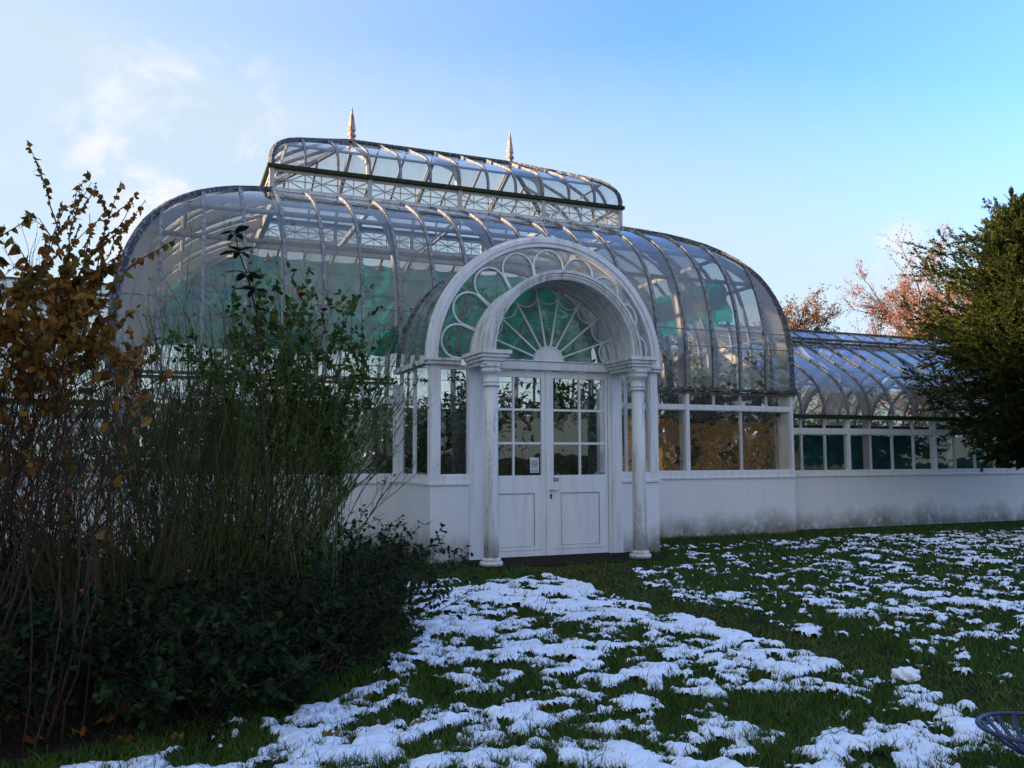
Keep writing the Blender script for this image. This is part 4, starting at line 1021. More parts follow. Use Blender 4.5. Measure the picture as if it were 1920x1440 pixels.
# low dark rose hedge: several bushes that fill the bed's edge
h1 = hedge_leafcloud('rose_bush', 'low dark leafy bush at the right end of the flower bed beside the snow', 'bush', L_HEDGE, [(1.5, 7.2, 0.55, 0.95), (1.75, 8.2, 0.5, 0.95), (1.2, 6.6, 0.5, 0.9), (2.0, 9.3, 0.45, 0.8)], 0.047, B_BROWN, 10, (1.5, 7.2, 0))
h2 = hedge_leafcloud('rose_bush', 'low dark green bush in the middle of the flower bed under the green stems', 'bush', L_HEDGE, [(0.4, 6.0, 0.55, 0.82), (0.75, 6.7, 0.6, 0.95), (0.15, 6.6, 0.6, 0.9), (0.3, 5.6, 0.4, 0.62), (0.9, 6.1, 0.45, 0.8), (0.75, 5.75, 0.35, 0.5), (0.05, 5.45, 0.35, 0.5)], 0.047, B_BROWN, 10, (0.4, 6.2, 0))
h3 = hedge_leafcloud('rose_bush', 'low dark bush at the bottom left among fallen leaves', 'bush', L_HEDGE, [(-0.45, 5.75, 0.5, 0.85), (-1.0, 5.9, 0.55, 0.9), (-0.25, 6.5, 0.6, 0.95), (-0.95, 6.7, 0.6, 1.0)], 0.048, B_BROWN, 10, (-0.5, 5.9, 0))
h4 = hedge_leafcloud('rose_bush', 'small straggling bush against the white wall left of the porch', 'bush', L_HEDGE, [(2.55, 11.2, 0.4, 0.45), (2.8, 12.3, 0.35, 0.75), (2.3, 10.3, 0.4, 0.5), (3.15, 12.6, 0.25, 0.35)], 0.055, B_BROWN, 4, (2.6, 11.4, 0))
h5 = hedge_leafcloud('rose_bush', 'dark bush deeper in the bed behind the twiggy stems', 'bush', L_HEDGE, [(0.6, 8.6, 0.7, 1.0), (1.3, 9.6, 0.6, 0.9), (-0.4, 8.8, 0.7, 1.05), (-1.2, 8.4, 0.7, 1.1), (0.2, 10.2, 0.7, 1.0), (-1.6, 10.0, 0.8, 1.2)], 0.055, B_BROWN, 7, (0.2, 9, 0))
rose_bloom((2.02, 8.0, 0.62), 0.035, h1); rose_bloom((1.85, 7.5, 0.75), 0.03, h1)
for p in ((-0.42, 5.42, 0.82), (-0.52, 5.45, 0.70), (0.15, 5.75, 0.86)):
    m = MB(); m.lathe([(0.002, 0), (0.008, 0.004), (0.0095, 0.012), (0.006, 0.019), (0.003, 0.022)], p, 8); m.build('rose_hip', M_HIPS, h3)

# tall green-stemmed twiggy shrub
def twiggy(loc, n, H, spread, label, mat=B_GREEN, lean=(0.0, 0.0), thick=0.008, leaf=None, nleaf=0):
    t = empty('twiggy_shrub', loc, label, 'shrub')
    a = rng.uniform(0, 2 * PI, n); rad = 0.32 * np.sqrt(rng.random(n))
    base = np.stack([loc[0] + rad * np.cos(a), loc[1] + rad * np.sin(a), np.zeros(n)], 1)
    o_ = rng.random(n) ** 0.8 * spread
    d = np.stack([np.cos(a) * o_ + lean[0], np.sin(a) * o_ + lean[1], np.ones(n)], 1) + rng.normal(0, 0.05, (n, 3))
    Ls = H * rng.uniform(0.6, 1.05, n)
    bend = np.stack([np.cos(a) * o_ * 0.35, np.sin(a) * o_ * 0.35, -0.12 * o_], 1)
    l1 = grow(base, d, Ls, 9, bend, 0.045)
    parts = [tubes(l1, taper(n, 9, rng.uniform(0.6, 1.3, n) * thick, 0.003), 5)]
    p, d2, L2, i2, t2 = offshoots(l1, 8, 0.18, 0.98, 0.14, 0.42, 0.42, 0.3); l2 = grow(p, d2, L2 * (1.1 - 0.6 * t2), 6, (0, 0, 0.04), 0.07)
    parts.append(tubes(l2, taper(len(l2), 6, [thick * 0.42] * len(l2), 0.0018), 3))
    p, d3, L3, i3, t3 = offshoots(l2, 3, 0.25, 1.0, 0.25, 0.6, 0.7, 0.2); l3 = grow(p, d3, L3, 4, (0, 0, 0), 0.08)
    parts.append(tubes(l3, taper(len(l3), 4, [0.0023] * len(l3), 0.0012), 3))
    V, F = join(parts); np_mesh('stems', V, F, mat, t)
    if leaf:
        q, tan, idx, tt = on_lines(l3, nleaf, 0.3, 1.0)
        keep = rng.random(len(q)) < 0.5; q = q[keep]; N = len(q); L = rng.uniform(0.025, 0.05, N)
        leaf_obj('foliage', q, rdir(N), rdir(N), L, L * 0.5, leaf, t)
    return t
twiggy((0.45, 7.6, 0), 115, 2.95, 0.40, 'dense thicket of thin green arching stems at the centre of the flower bed', lean=(0.02, 0.02), leaf=L_ROSE, nleaf=1)
twiggy((0.85, 8.2, 0), 80, 2.55, 0.46, 'green stemmed shrub leaning right across the white wall', lean=(0.10, 0.0), leaf=L_ROSE, nleaf=1)
twiggy((-0.25, 7.0, 0), 75, 2.35, 0.40, 'tangle of olive green stems behind the orange leaved shrub', mat=B_OLIVE, thick=0.008)
twiggy((-1.15, 8.0, 0), 70, 2.5, 0.42, 'dark bare stems at the left before the far wing', mat=B_BROWN, thick=0.009)

# orange-leaved shrub at the left edge
rng = np.random.default_rng(5)
def orange_shrub(loc, n, H, label, nl=26):
    t = empty('autumn_shrub', loc, label, 'shrub')
    a = rng.uniform(0, 2 * PI, n); rad = 0.25 * np.sqrt(rng.random(n))
    base = np.stack([loc[0] + rad * np.cos(a), loc[1] + rad * np.sin(a), np.zeros(n)], 1)
    d = np.stack([np.cos(a) * 0.18 + 0.02, np.sin(a) * 0.15, np.ones(n)], 1) + rng.normal(0, 0.04, (n, 3))
    l1 = grow(base, d, H * rng.uniform(0.78, 1.06, n), 10, (0.0, 0, 0), 0.05)
    parts = [tubes(l1, taper(n, 10, rng.uniform(0.6, 1.2, n) * 0.0085, 0.0025), 6)]
    p, d2, L2, i2, t2 = offshoots(l1, 12, 0.48, 0.98, 0.05, 0.19, 1.1, 0.3); l2 = grow(p, d2, L2, 6, (0, 0, 0.05), 0.07); parts.append(tubes(l2, taper(len(l2), 6, [0.0045] * len(l2), 0.0018), 4))
    V, F = join(parts); np_mesh('stems', V, F, B_BROWN, t)
    q1, tan1, i1, tt1 = on_lines(l2, nl, 0.1, 1.0); q2, tan2, _, tt2 = on_lines(l1, nl * 2, 0.6, 1.0)
    q = np.concatenate([q1, q2]); tan = np.concatenate([tan1, tan2])
    keep = (q[:, 2] > 2.15 + rng.normal(0, 0.18, len(q))) | (rng.random(len(q)) < 0.05); q = q[keep]; tan = tan[keep]; N = len(q)
    dd = nrm(rdir(N) * 0.8 + np.array([0, 0, -0.75])); L = rng.uniform(0.028, 0.068, N) * np.where(q[:, 2] > 2.7, 0.7, 1.0)
    leaf_obj('foliage', q, dd, rdir(N), L, L * rng.uniform(0.7, 0.95, N), L_ORANGE, t, 'heart', rng.uniform(-0.1, 0.7, N).reshape(-1, 1, 1), rng.uniform(-0.1, 0.5, N).reshape(-1, 1, 1))
    return t
orange_shrub((-1.15, 5.45, 0), 38, 2.95, 'tall shrub with orange brown heart shaped leaves at the left edge')
orange_shrub((-0.62, 5.6, 0), 9, 2.45, 'lower shrub with yellow orange leaves right of the taller one', 14)

# climbing rose with two red blooms
rng = np.random.default_rng(23); random.seed(23)
def climbing_rose():
    loc = (1.25, 7.4, 0); t = empty('climbing_rose', loc, 'tall rose with green leaves and two crimson blooms before the curved glass', 'rose')
    tips = [to_px(px, py, Y) for px, py, Y in ((565, 562, 7.6), (606, 590, 7.5), (650, 565, 7.7), (480, 570, 7.4), (700, 690, 7.8), (540, 620, 7.3), (430, 600, 7.2), (620, 640, 7.6), (350, 640, 7.3), (585, 650, 7.4), (530, 590, 7.2), (460, 640, 7.1), (630, 690, 7.3), (690, 640, 7.6), (400, 690, 7.0), (500, 680, 7.1), (600, 760, 7.2), (560, 700, 7.2), (660, 720, 7.6), (520, 540, 7.5))]
    L = []
    for p in tips:
        b = Vector((loc[0] + rng.normal(0, 0.12), loc[1] + rng.normal(0, 0.12), 0)); c = b.lerp(Vector(p), 0.55) + Vector((rng.normal(0, 0.1), rng.normal(0, 0.1), 0.45))
        L.append([tuple(b * (1 - u) ** 2 + c * 2 * u * (1 - u) + Vector(p) * u * u) for u in np.linspace(0, 1, 10)])
    L = np.array(L); parts = [tubes(L, taper(len(L), 10, [0.008] * len(L), 0.0025), 5)]
    p, d, l, i, tt = offshoots(L, 16, 0.45, 1.0, 0.05, 0.16, 0.9, 0.2); l2 = grow(p, d, l, 4, (0, 0, -0.05), 0.05); parts.append(tubes(l2, taper(len(l2), 4, [0.0028] * len(l2), 0.0012), 3))
    V, F = join(parts); np_mesh('stems', V, F, B_GREEN, t)
    q, tan, idx, tt = on_lines(l2, 10, 0.2, 1.0); N = len(q); le = rng.uniform(0.035, 0.075, N)
    leaf_obj('foliage', q, nrm(tan * 0.5 + rdir(N)), nrm(rdir(N) + np.array([0, 0, 0.8])), le, le * 0.62, L_ROSE, t, 'oval')
    rose_bloom(tips[0] + Vector((0, -0.05, 0.02)), 0.062, t); rose_bloom(tips[1] + Vector((0, -0.05, 0.02)), 0.058, t)
climbing_rose()
def evergreen_shoot():
    tip = to_px(440, 432, 6.6); loc = (tip.x + 0.25, 6.75, 0)
    t = empty('evergreen_shoot', loc, 'single upright shoot with whorls of broad dark glossy leaves before the glass', 'shrub')
    pts = [Vector((loc[0], loc[1], 0)), Vector((loc[0] + 0.05, loc[1], 1.2)), Vector(to_px(482, 590, 6.7)), Vector(to_px(465, 520, 6.65)), Vector(to_px(447, 470, 6.6)), Vector(tip)]
    m = MB(); m.tube(pts, [0.012, 0.010, 0.007, 0.006, 0.005, 0.003], 6); m.build('stems', B_BROWN, t)
    Q = []; D = []; LL = []
    for (px, py, n, l) in ((440, 436, 7, 0.13), (447, 472, 8, 0.15), (462, 512, 7, 0.15), (475, 545, 6, 0.14), (484, 580, 6, 0.13), (500, 640, 5, 0.12)):
        c = to_px(px, py, 6.62); a0 = random.random() * 6
        for k in range(n):
            a = a0 + 2 * PI * k / n; el = random.uniform(-0.25, 0.45)
            Q.append(tuple(c)); D.append((math.cos(a) * math.cos(el), math.sin(a) * math.cos(el), math.sin(el))); LL.append(l * random.uniform(0.8, 1.15))
    Q = np.array(Q); D = np.array(D); LL = np.array(LL)
    leaf_obj('foliage', Q, D, np.tile([0, 0, 1.0], (len(Q), 1)) + rng.normal(0, 0.25, D.shape), LL, LL * 0.42, L_SHOOT, t, 'oval', 0.15, 0.25)
evergreen_shoot()

rng = np.random.default_rng(31)
# ---------------------------------------------------------------- plants under the glass
def indoor_plant(kind, loc, H, w, label, mat=L_PALM, nl=None):
    t = empty(kind, loc, label, 'plant'); b = np.array([loc], float)
    if kind == 'palm':
        tr = grow(b, np.array([[0.04, 0.02, 1.0]]), [H * 0.6], 8, wig=0.03); V, F = tubes(tr, taper(1, 8, [0.09], 0.06), 8); np_mesh('trunk', V, F, B_DARK, t)
        n = 26; top = np.repeat(tr[:, -1], n, 0); a = rng.uniform(0, 2 * PI, n); el = rng.uniform(0.1, 1.2, n)
        d = np.stack([np.cos(a) * np.cos(el), np.sin(a) * np.cos(el), np.sin(el)], 1); fr = grow(top, d, w * rng.uniform(0.8, 1.2, n), 10, (0, 0, -0.55), 0.01)
        q, tan, idx, tt = on_lines(fr, 60, 0.1, 1.0); sg = np.where(rng.random(len(q)) < 0.5, -1, 1)[:, None]
        dd = nrm(np.cross(tan, np.array([0, 0, 1.0])) * sg + tan * 0.7 + np.array([0, 0, -0.35])); L = rng.uniform(0.16, 0.34, len(q))
        leaf_obj('fronds', q, dd, np.tile([0, 0, 1.0], (len(q), 1)) + rng.normal(0, 0.2, q.shape), L, L * 0.10, mat, t)
    else:
        n = 18; a = rng.uniform(0, 2 * PI, n); base = b + np.stack([np.cos(a), np.sin(a), np.zeros(n)], 1) * 0.15
        d = np.stack([np.cos(a) * 0.35, np.sin(a) * 0.35, np.ones(n)], 1); l1 = grow(base, d, H * rng.uniform(0.6, 1.05, n), 8, (0, 0, 0), 0.06); l1[..., 1] = np.maximum(l1[..., 1], YM + 0.36); l1[..., 0] = np.clip(l1[..., 0], XL + 0.4, XR - 0.4); parts = [tubes(l1, taper(n, 8, [0.016] * n, 0.004), 5)]
        p, d2, L2, _, _ = offshoots(l1, 7, 0.2, 1.0, 0.15, 0.4, 0.9, 0.2); l2 = grow(p, d2, L2 * w, 5, (0, 0, -0.1), 0.06); l2[..., 1] = np.maximum(l2[..., 1], YM + 0.34); l2[..., 0] = np.clip(l2[..., 0], XL + 0.4, XR - 0.4); parts.append(tubes(l2, taper(len(l2), 5, [0.006] * len(l2), 0.002), 3))
        V, F = join(parts); np_mesh('stems', V, F, B_DARK, t)
        q, tan, idx, tt = on_lines(l2, nl or 20, 0.1, 1.0); q = q[q[:, 1] > YM + 0.36] if False else q; N = len(q); L = rng.uniform(0.08, 0.2, N)
        leaf_obj('foliage', q, nrm(tan * 0.4 + rdir(N) + np.array([0, 0, -0.3])), nrm(rdir(N) + np.array([0, 0, 0.7])), L, L * (0.16 if kind == 'reed_clump' else 0.42), mat, t)
IP = [('leafy_plant', (5.3, 14.9), 2.6, 1.1, 'bushy plant just inside the left door leaf', None), ('leafy_plant', (6.4, 15.1), 2.5, 1.1, 'bushy plant just inside the right door leaf', None), ('leafy_plant', (7.2, 17.4), 3.2, 1.2, 'tall bushy plant further in behind the right door leaf', None),
      ('leafy_plant', (8.4, 16.4), 3.0, 1.2, 'bushy plant inside to the right of the porch', None), ('leafy_plant', (5.9, 17.9), 3.1, 1.2, 'tall bushy plant further in behind the left door leaf', None), ('leafy_plant', (12.0, 17.0), 3.2, 1.2, 'dense plant against the right end glass', None), ('leafy_plant', (1.6, 16.4), 3.0, 1.2, 'dense plant inside the left front glass', None), ('leafy_plant', (9.6, 17.2), 3.3, 1.2, 'bushy plant behind the golden reeds', None),
      ('palm', (5.0, 16.6), 3.3, 1.1, 'palm behind the left door leaf inside the greenhouse', None), ('palm', (6.6, 17.6), 3.6, 1.2, 'palm behind the right door leaf inside the greenhouse', None),
      ('leafy_plant', (4.3, 15.2), 2.3, 1.0, 'leafy plant behind the narrow porch window left of the door', None), ('leafy_plant', (7.5, 15.9), 2.5, 1.0, 'leafy plant behind the narrow porch window right of the door', None),
      ('leafy_plant', (10.2, 15.5), 3.2, 1.0, 'leafy plant behind the second rib bay right of the porch', None), ('leafy_plant', (11.5, 15.4), 3.6, 1.0, 'tall plant at the right end of the main greenhouse', None),
      ('reed_clump', (11.0, 15.0), 2.1, 1.0, 'golden reed clump behind the large right window', L_RUST), ('reed_clump', (9.9, 15.2), 1.9, 1.0, 'rusty reed clump behind the window next to the porch', L_RUST), ('reed_clump', (11.7, 15.2), 2.2, 1.0, 'golden reeds at the right corner window', L_RUST),
      ('leafy_plant', (2.6, 15.6), 3.1, 1.0, 'leafy plant behind the glass left of the porch', None), ('leafy_plant', (0.9, 15.8), 2.8, 1.0, 'leafy plant at the left end of the main greenhouse', None), ('palm', (9.0, 18.6), 3.6, 1.3, 'palm deep in the right half of the greenhouse', None),
      ('palm', (2.4, 18.6), 3.4, 1.2, 'palm deep in the left half of the greenhouse', None), ('leafy_plant', (5.4, 20.6), 3.0, 1.1, 'broad plant at the back of the greenhouse behind the doors', None), ('leafy_plant', (8.3, 21.3), 3.4, 1.1, 'tall plant near the back wall of the greenhouse', None),
      ('leafy_plant', (11.2, 20.8), 3.6, 1.1, 'large plant in the far right corner of the greenhouse', None), ('leafy_plant', (3.3, 21.4), 2.9, 1.1, 'plant near the back wall left of the doors', None)]
for k, (x, y), H, w, lb, mt in IP: indoor_plant(k, (x, y, 0.02), H, w, lb, mt or L_PALM)
def back_hedge():  # hedge added to block the bright sky seen through the doors
    t = empty('hedge', (6, 28, 0), 'dark clipped evergreen hedge added behind the greenhouse to darken the view through it', 'hedge')
    n = 26000
    q = np.stack([rng.uniform(-10, 34, n), 28 + rng.uniform(-0.9, 0.9, n), rng.uniform(0.0, 1.0, n) ** 0.8 * 2.9], 1); q[:, 2] += 0.35 * fbm(q[:, 0], q[:, 1] * 0, 0.6, 3, 3) 
    L = rng.uniform(0.14, 0.26, n); leaf_obj('foliage', q, rdir(n), rdir(n), L, L * 0.7, L_HEDGE, t)
    b = np.stack([np.arange(-9.5, 34, 1.0), np.full(44, 28.0), np.zeros(44)], 1); ln = grow(b, np.tile([0, 0, 1.0], (44, 1)), np.full(44, 2.6), 6); V, F = tubes(ln, taper(44, 6, [0.05] * 44, 0.02), 5); np_mesh('stems', V, F, B_DARK, t)
back_hedge()
# lamps hanging inside
def lamp(loc, top, sc, label):
    t = empty('hanging_lamp', loc, label, 'lamp')
    m = MB(); m.tube([(loc[0], loc[1], loc[2] + 0.3 * sc), (loc[0], loc[1], top)], 0.006, 5); m.build('chain', M_BLACK, t)
    m = MB(); m.lathe([(0.02, 0.34), (0.03, 0.28), (0.17, 0.2), (0.175, 0.19), (0.12, 0.18), (0.08, -0.06), (0.03, -0.1)] if sc > 0.9 else [(0.02, 0.3), (0.04, 0.22), (0.15, 0.12), (0.16, 0.08)], (0, 0, 0), 6, False)
    m.v = [(loc[0] + x * sc, loc[1] + y * sc, loc[2] + z * sc) for x, y, z in m.v]; m.build('lamp_body', M_BLACK, t)
lamp((PX - 0.45, YP + 1.1, 3.75), 4.9, 1.0, 'old black lantern lamp hanging behind the fanlight')
lamp((1.9, 18.6, 5.7), 6.6, 0.8, 'black pendant lamp under the left end of the lantern')
lamp((4.4, 18.8, 5.75), 6.6, 0.8, 'black pendant lamp under the middle of the lantern')

# ---------------------------------------------------------------- houses: an unseen row added to shade the lawn, one faces the greenhouse and shows in its glass
def house(x0, y0, x1, y1, hw, hr, wallmat, label, facing, group):
    t = empty('terrace_house', ((x0 + x1) / 2, (y0 + y1) / 2, 0), label, 'house', group)
    m = MB(); m.box(x0, x1, y0, y1, -0.3, hw); m.build('wall', wallmat, t)
    m = MB()
    if facing in 'xX':
        xm = (x0 + x1) / 2; m.add([(x0 - 0.3, y0, hw), (x1 + 0.3, y0, hw), (xm, y0, hr), (x0 - 0.3, y1, hw), (x1 + 0.3, y1, hw), (xm, y1, hr)], [(0, 1, 2), (5, 4, 3), (1, 4, 5, 2), (3, 0, 2, 5), (0, 3, 4, 1)])
    else:
        ym = (y0 + y1) / 2; m.add([(x0, y0 - 0.3, hw), (x0, y1 + 0.3, hw), (x0, ym, hr), (x1, y0 - 0.3, hw), (x1, y1 + 0.3, hw), (x1, ym, hr)], [(2, 1, 0), (3, 4, 5), (1, 2, 5, 4), (0, 3, 5, 2), (1, 4, 3, 0)])
    rf = m.build('roof', M_SLATE, t)
    L = (y1 - y0) if facing in 'xX' else (x1 - x0); n = max(2, int(L / 3.2))
    for k in range(n):
        a = (k + 0.5) * L / n
        for z in ([1.0] if hw < 4.5 else [1.0, 4.0]):
            door = (k == n // 2 and z < 2); w, z0, z1 = (0.5, 0.0, 2.1) if door else (0.6, z, z + 1.5)
            f = MB(); g = MB()
            if facing == 'y': f.box(x0 + a - w, x0 + a + w, y0 - 0.05, y0 - 0.001, z0, z1); g.box(x0 + a - w + 0.08, x0 + a + w - 0.08, y0 - 0.06, y0 - 0.04, z0 + 0.08, z1 - 0.08)
            elif facing == 'X': f.box(x1 + 0.001, x1 + 0.05, y0 + a - w, y0 + a + w, z0, z1); g.box(x1 + 0.04, x1 + 0.06, y0 + a - w + 0.08, y0 + a + w - 0.08, z0 + 0.08, z1 - 0.08)
            else: f.box(x0 + a - w, x0 + a + w, y1 + 0.001, y1 + 0.05, z0, z1); g.box(x0 + a - w + 0.08, x0 + a + w - 0.08, y1 + 0.04, y1 + 0.06, z0 + 0.08, z1 - 0.08)
            fo = f.build('door' if door else 'window', M_DGREEN if door else M_WHITE, t); g.build('panel' if door else 'pane', M_DGREEN if door else M_DGLASS, fo)
for i in range(4):  # out-of-view row put in to throw lawn and porch into shade
    house(-39, 2 + i * 11.0, -30, 12.9 + i * 11.0, 8.9, 11.2, M_BRICK, 'brown brick terrace house added unseen far left for shade, ' + ('nearest of the row', 'second along the row', 'third along the row', 'farthest of the row')[i], 'X', 'unseen brick terrace houses added to shade the lawn')
house(30.5, -30, 48, -20, 4.2, 6.4, M_OCHRE, 'low ochre house facing the right half of the greenhouse', 'Y', None)

# ---------------------------------------------------------------- ground, lawn, snow
rings = [0, 3, 6, 10, 16, 25, 40, 70, 130, 260, 520, 1000]; vs = [(4, 8, 0)]; fs = []; K = 64
for r in rings[1:]:
    for j in range(K): a = 2 * PI * j / K; vs.append((4 + r * math.cos(a), 8 + r * math.sin(a), -0.004))
fs = [(0, 1 + j, 1 + (j + 1) % K) for j in range(K)]
for i in range(len(rings) - 2):
    for j in range(K): a = 1 + i * K; fs.append((a + j, a + K + j, a + K + (j + 1) % K, a + (j + 1) % K))
m = MB(); m.add(vs, fs); g = m.build('ground', M_TURF); tag(g, kind='structure')
m = MB(); m.add([(x, y, 0.004) for x, y in BED], [tuple(range(len(BED)))]); g = m.build('flower_bed', M_SOIL); tag(g, kind='structure')

def snow_thickness(x, y):
    """thickness of snow in metres (negative: bare)"""
    big = fbm(x, y, 0.55, 11, 3); mid = fbm(x + 0.15 * vnoise(x * 3, y * 3, 5), y * 1.2, 2.9, 21, 3, 0.5); fine = fbm(x, y, 10.0, 31, 3, 0.55)
    edge = fbm(x, y, 34.0, 91, 2)
    fw = np.clip((x - 5.0) * 0.25, 0, 0.14); v = 0.18 * big + (0.41 - fw) * mid + (0.32 + fw) * fine + 0.09 * edge
    tuft = fbm(x + 0.1 * fine, y * 1.1, 5.2, 51, 2); v = v - 0.13 * np.clip((tuft - 0.57) / 0.10, 0, 1)
    # regional cover
    wob = 0.22 * (fbm(x, y, 1.6, 41, 3) - 0.5) * 2
    cov = np.full_like(x, -0.5)
    left = (x < 4.72 + wob * 0.5) & (y < 10.35 + wob * 2)
    right = (x > 5.25 + wob * 0.8 + np.clip((y - 8.8) * 0.5, 0, 1.8))
    c_left = 0.020 + 0.025 * np.clip((y - 4.5) / 4, 0, 1) - 0.075 * np.clip((x - 2.6) / 1.6, 0, 1) * np.clip((5.6 - y) / 1.5, 0, 1) 
    c_left = np.where(np.abs(x - 4.45) < 0.3, c_left + 0.08, c_left)
    c_left = c_left - 0.10 * np.clip((y - 9.3) / 1.2, 0, 1)
    c_right = -0.035 + 0.03 * np.sin(x * 0.7 + y * 0.4) + 0.06 * np.clip((x - 12) / 4, 0, 1)
    cov = np.where(left, c_left, cov); cov = np.where(right, c_right, cov)
    # margins: bed, building
    d = np.full_like(x, 9.0)
    for i in range(len(BED)):
        a = BED[i - 1]; b = BED[i]; ab = b - a; tt = np.clip(((x - a[0]) * ab[0] + (y - a[1]) * ab[1]) / (ab @ ab), 0, 1)
        d = np.minimum(d, np.hypot(x - a[0] - tt * ab[0], y - a[1] - tt * ab[1]))
    d = np.where(in_poly(x, y, BED), -1, d)
    cov = cov - np.clip((0.30 + wob * 0.6 - d) * 1.2, 0, 1)
    cov = np.where(x > 7.4, cov - np.clip((y - 12.9) * 0.45, 0, 0.5), cov - np.clip((y - 10.6) * 0.5, 0, 1))
    return (v - 0.5 + cov)
def snow_height(x, y):
    t = snow_thickness(x, y)
    h = np.clip(t / 0.10, 0, 1); h = 1 - (1 - h) ** 1.8
    return t, h * (0.006 + 0.028 * fbm(x, y, 3.6, 61, 2)) + np.clip(t, 0, 1) * 0.13 + 0.004 * fbm(x, y, 22, 71, 2) * (h > 0)
NR, NA = 900, 1000
rad = 2.6 * (24.0 / 2.6) ** (np.linspace(0, 1, NR)); ang = np.linspace(R(-16), R(62), NA)
RR, AA = np.meshgrid(rad, ang, indexing='ij'); X_ = RR * np.sin(AA); Y_ = RR * np.cos(AA)
T, Hh = snow_height(X_, Y_)
jit = 0.0
Zs = 0.012 + Hh - 0.012 * (T <= 0.004)
ok = T > -0.004
q = ok[:-1, :-1] & ok[1:, :-1] & ok[1:, 1:] & ok[:-1, 1:]
ii, jj = np.nonzero(q); idx = lambda a, b: a * NA + b
F = np.stack([idx(ii, jj), idx(ii, jj + 1), idx(ii + 1, jj + 1), idx(ii + 1, jj)], -1)
used = np.zeros(NR * NA, bool); used[F.ravel()] = True; remap = np.cumsum(used) - 1
V = np.stack([X_, Y_, Zs], -1).reshape(-1, 3)[used]
o = np_mesh('snow', V, remap[F], M_SNOW, smooth=True); tag(o, 'patchy thawing snow lying over the lawn', 'snow', kind='stuff')

# grass blades: denser near the viewer's end of the lawn
NB = 420000
rr = 2.7 * (30.0 / 2.7) ** rng.random(NB); aa = R(-16) + (R(63) - R(-16)) * rng.random(NB)
gx = rr * np.sin(aa); gy = rr * np.cos(aa)
clump = fbm(gx, gy, 4.0, 81, 3)
gt = snow_thickness(gx, gy)
bed = in_poly(gx, gy, BED)
d_edge = np.full(NB, False)
bld = ((gy > YM - 0.02) & (gx < XR + 12.5)) | ((gy > YP - 0.95) & (np.abs(gx - CX) < 1.55)) | ((gy > YP - 0.03) & (np.abs(gx - CX) < HW + 0.03))
path = (gx > 4.75) & (gx < 5.35 + np.clip((gy - 8.6) * 0.5, 0, 1.6)) & (gy < 11.3)
keep = ~bld & (~bed | (rng.random(NB) < 0.04)) & ((gt < 0.02) | (rng.random(NB) < np.where(gt < 0.06, 0.75, np.where(gt < 0.11, 0.22, 0.07)))) & (clump > 0.22)
gx, gy, rr, clump, gt, path = (a[keep] for a in (gx, gy, rr, clump, gt, path)); N = len(gx)
h = rng.uniform(0.035, 0.085, N) * (0.6 + 0.8 * clump) * np.where(path, 0.55, 1.0) * np.where(gt > -0.03, 1.2, 1.0)
h = h * np.where(rng.random(N) < 0.02, 1.7, 1.0)
w = 0.0028 + 0.00062 * rr
d = np.stack([rng.normal(0, 0.42, N), rng.normal(0, 0.42, N), np.ones(N)], 1)
p = np.stack([gx, gy, np.zeros(N)], 1)
V, F, k = leaves(p, d, rdir(N), h, w, 'blade', 0.0, 0.0)
tipoff = np.stack([rng.normal(0, 1, N), rng.normal(0, 1, N), -np.abs(rng.normal(0, 0.4, N))], 1) * (h * 0.30)[:, None]
V = V.reshape(N, 5, 3); V[:, 4] += tipoff; V[:, 2:4] += tipoff[:, None] * 0.3; V = V.reshape(-1, 3)
hue = np.clip(rng.random(N) * 0.55 + 0.45 * clump * 0.9 + np.where(path & (rng.random(N) < 0.4), 0.45, 0.0), 0, 1)
o = np_mesh('grass', V, F, L_GRASS, rnd=np.repeat(hue, k)); tag(o, 'short dark winter grass of the lawn', 'grass', kind='stuff')

# loose lump of snow on the bare path
bm_v = []; rows = []
for i in range(14):
    th = PI / 2 * i / 13; row = []
    for j in range(33):
        a = 2 * PI * j / 32; r = 0.088 * math.cos(th)
        n = 1 + math.cos(th) * (0.16 * math.sin(3 * a + 0.7) + 0.10 * math.sin(5 * a + 2.0)); b = 0.010 * math.sin(4 * a + 6 * th) * math.cos(th) + 0.008 * math.sin(7 * a - 5 * th) * math.cos(th)
        row.append(Vector((4.89 + (r + b) * n * math.cos(a) * 1.1, 4.66 + (r + b) * n * math.sin(a) * 0.85, 0.010 + 0.075 * math.sin(th) ** 0.8 + b)))
    rows.append(row)
o = strip(rows, 'snow_clump', M_SNOW, None); tag(o, 'rounded loose lump of snow alone on the bare grass path', 'snow lump')

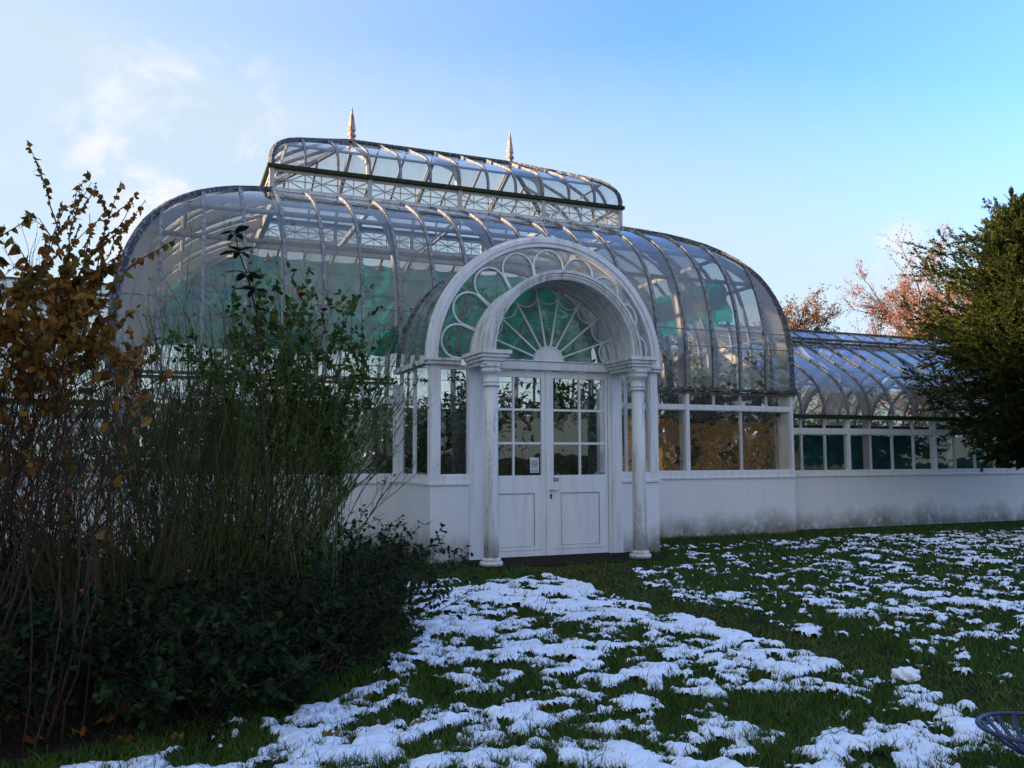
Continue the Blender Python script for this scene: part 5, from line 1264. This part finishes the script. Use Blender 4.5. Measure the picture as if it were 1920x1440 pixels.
# fallen leaves
def maple():
    pts = []
    for k in range(20):
        a = 2 * PI * k / 20; lob = 0.55 + 0.45 * abs(math.cos(2.5 * (a - PI / 2))) ** 1.4; pts.append((lob * math.cos(a), lob * math.sin(a)))
    return pts
MP = maple()
FL = [((620, 1388), 0.055, 'pale tan maple leaf lying on the snow edge at the lower left', 0.95), ((1018, 1338), 0.03, 'small yellow leaf on the snow in the foreground', 0.3), ((1060, 1336), 0.028, 'small dark red leaf on grass beside the yellow one', 0.8), ((785, 1372), 0.04, 'beige leaf half sunk in foreground snow', 0.98),
      ((200, 1362), 0.06, 'large yellow brown leaf on the dark soil at the bottom left', 0.4), ((150, 1385), 0.055, 'curled brown leaf on the bed left of the large yellow one', 0.6), ((290, 1330), 0.05, 'orange brown leaf under the low bush', 0.5), ((60, 1400), 0.06, 'dark leaf in the bottom left corner of the bed', 0.75),
      ((1780, 1188), 0.03, 'small orange leaf on snow at the right', 0.5), ((1825, 1072), 0.03, 'tiny orange leaf on the far right snow', 0.5), ((1415, 1123), 0.03, 'yellow green leaf on snow right of the path', 0.2), ((690, 1320), 0.035, 'brown leaf on snow near the end of the bed', 0.7), ((330, 1395), 0.04, 'pale leaf on the bed edge near the snow', 0.9), ((130, 1330), 0.05, 'orange brown leaf caught at the foot of the orange shrub', 0.55), ((235, 1400), 0.05, 'brown curled leaf nearest the bottom edge of the bed', 0.7), ((100, 1290), 0.045, 'dull brown leaf in shade under the low bush', 0.8), ((20, 1360), 0.055, 'yellowish leaf at the extreme left edge of the bed', 0.35)]
for (px, py), r, lb, hue in FL:
    v = _f + _rr * ((px - 960) / FPX) - _uu * ((py - 720) / FPX); q = Vector((0, 0, EYE)) + v * (-EYE / v.z)
    tt, hh = snow_height(np.array([q.x]), np.array([q.y])); z0 = (0.014 + float(hh[0])) if tt[0] > 0 else 0.03
    a0 = random.random() * 6; vs = [(q.x, q.y, z0 + 0.008)]
    for i, (x, y) in enumerate(MP):
        X2 = x * math.cos(a0) - y * math.sin(a0); Y2 = x * math.sin(a0) + y * math.cos(a0); vs.append((q.x + r * X2, q.y + r * Y2, z0 + 0.012 + 0.016 * math.sin(i * 1.3 + a0)))
    n = len(MP); F = np.array([(0, 1 + i, 1 + (i + 1) % n) for i in range(n)])
    o = np_mesh('fallen_leaf', np.array(vs), F, L_ORANGE, rnd=np.full(n, hue)); tag(o, lb, 'leaf', 'fallen leaves on the ground')

# ---------------------------------------------------------------- garden chair at the lower right corner
def chair():
    c = to_px(1946, 1367, 2.55) if False else None
    v = _f + _rr * ((1945 - 960) / FPX) - _uu * ((1367 - 720) / FPX); k = 3.95 / (v.dot(_f)); q = Vector((0, 0, EYE)) + v * k
    t = empty('garden_chair', (q.x, q.y, 0), 'blue grey iron garden seat with slatted bowl cut off at the lower right corner', 'chair')
    R_ = 0.245; zr = q.z
    m = MB(); m.tube([(q.x + R_ * math.cos(2 * PI * i / 40), q.y + R_ * math.sin(2 * PI * i / 40), zr) for i in range(41)], 0.011, 8); m.build('rim', M_CHAIR, t)
    for i in range(18):
        a = 2 * PI * i / 18
        pts = []
        for u in np.linspace(0, 1, 9):
            r = R_ * (1 - u) + 0.045 * u; a2 = a + 0.5 * u * (1 - u); pts.append((q.x + r * math.cos(a2), q.y + r * math.sin(a2), zr - 0.115 * math.sin(u * PI / 2) ** 1.3))
        MB().sweep(pts, 0.02, -0.004, 0.004, None).build('slat', M_CHAIR, t)
    m = MB(); m.lathe([(0.06, 0.0), (0.06, 0.012), (0.02, 0.014)], (q.x, q.y, zr - 0.125), 16); m.build('hub', M_CHAIR, t)
    for i in range(8):
        a = 2 * PI * i / 8
        pts = [(q.x + r * math.cos(a), q.y + r * math.sin(a), z) for r, z in ((0.05, zr - 0.12), (0.042, zr * 0.55), (0.06, 0.12), (0.16, 0.02))]
        MB().sweep(pts, 0.02, -0.004, 0.004, (-math.sin(a), math.cos(a), 0)).build('leg', M_CHAIR, t)
chair()
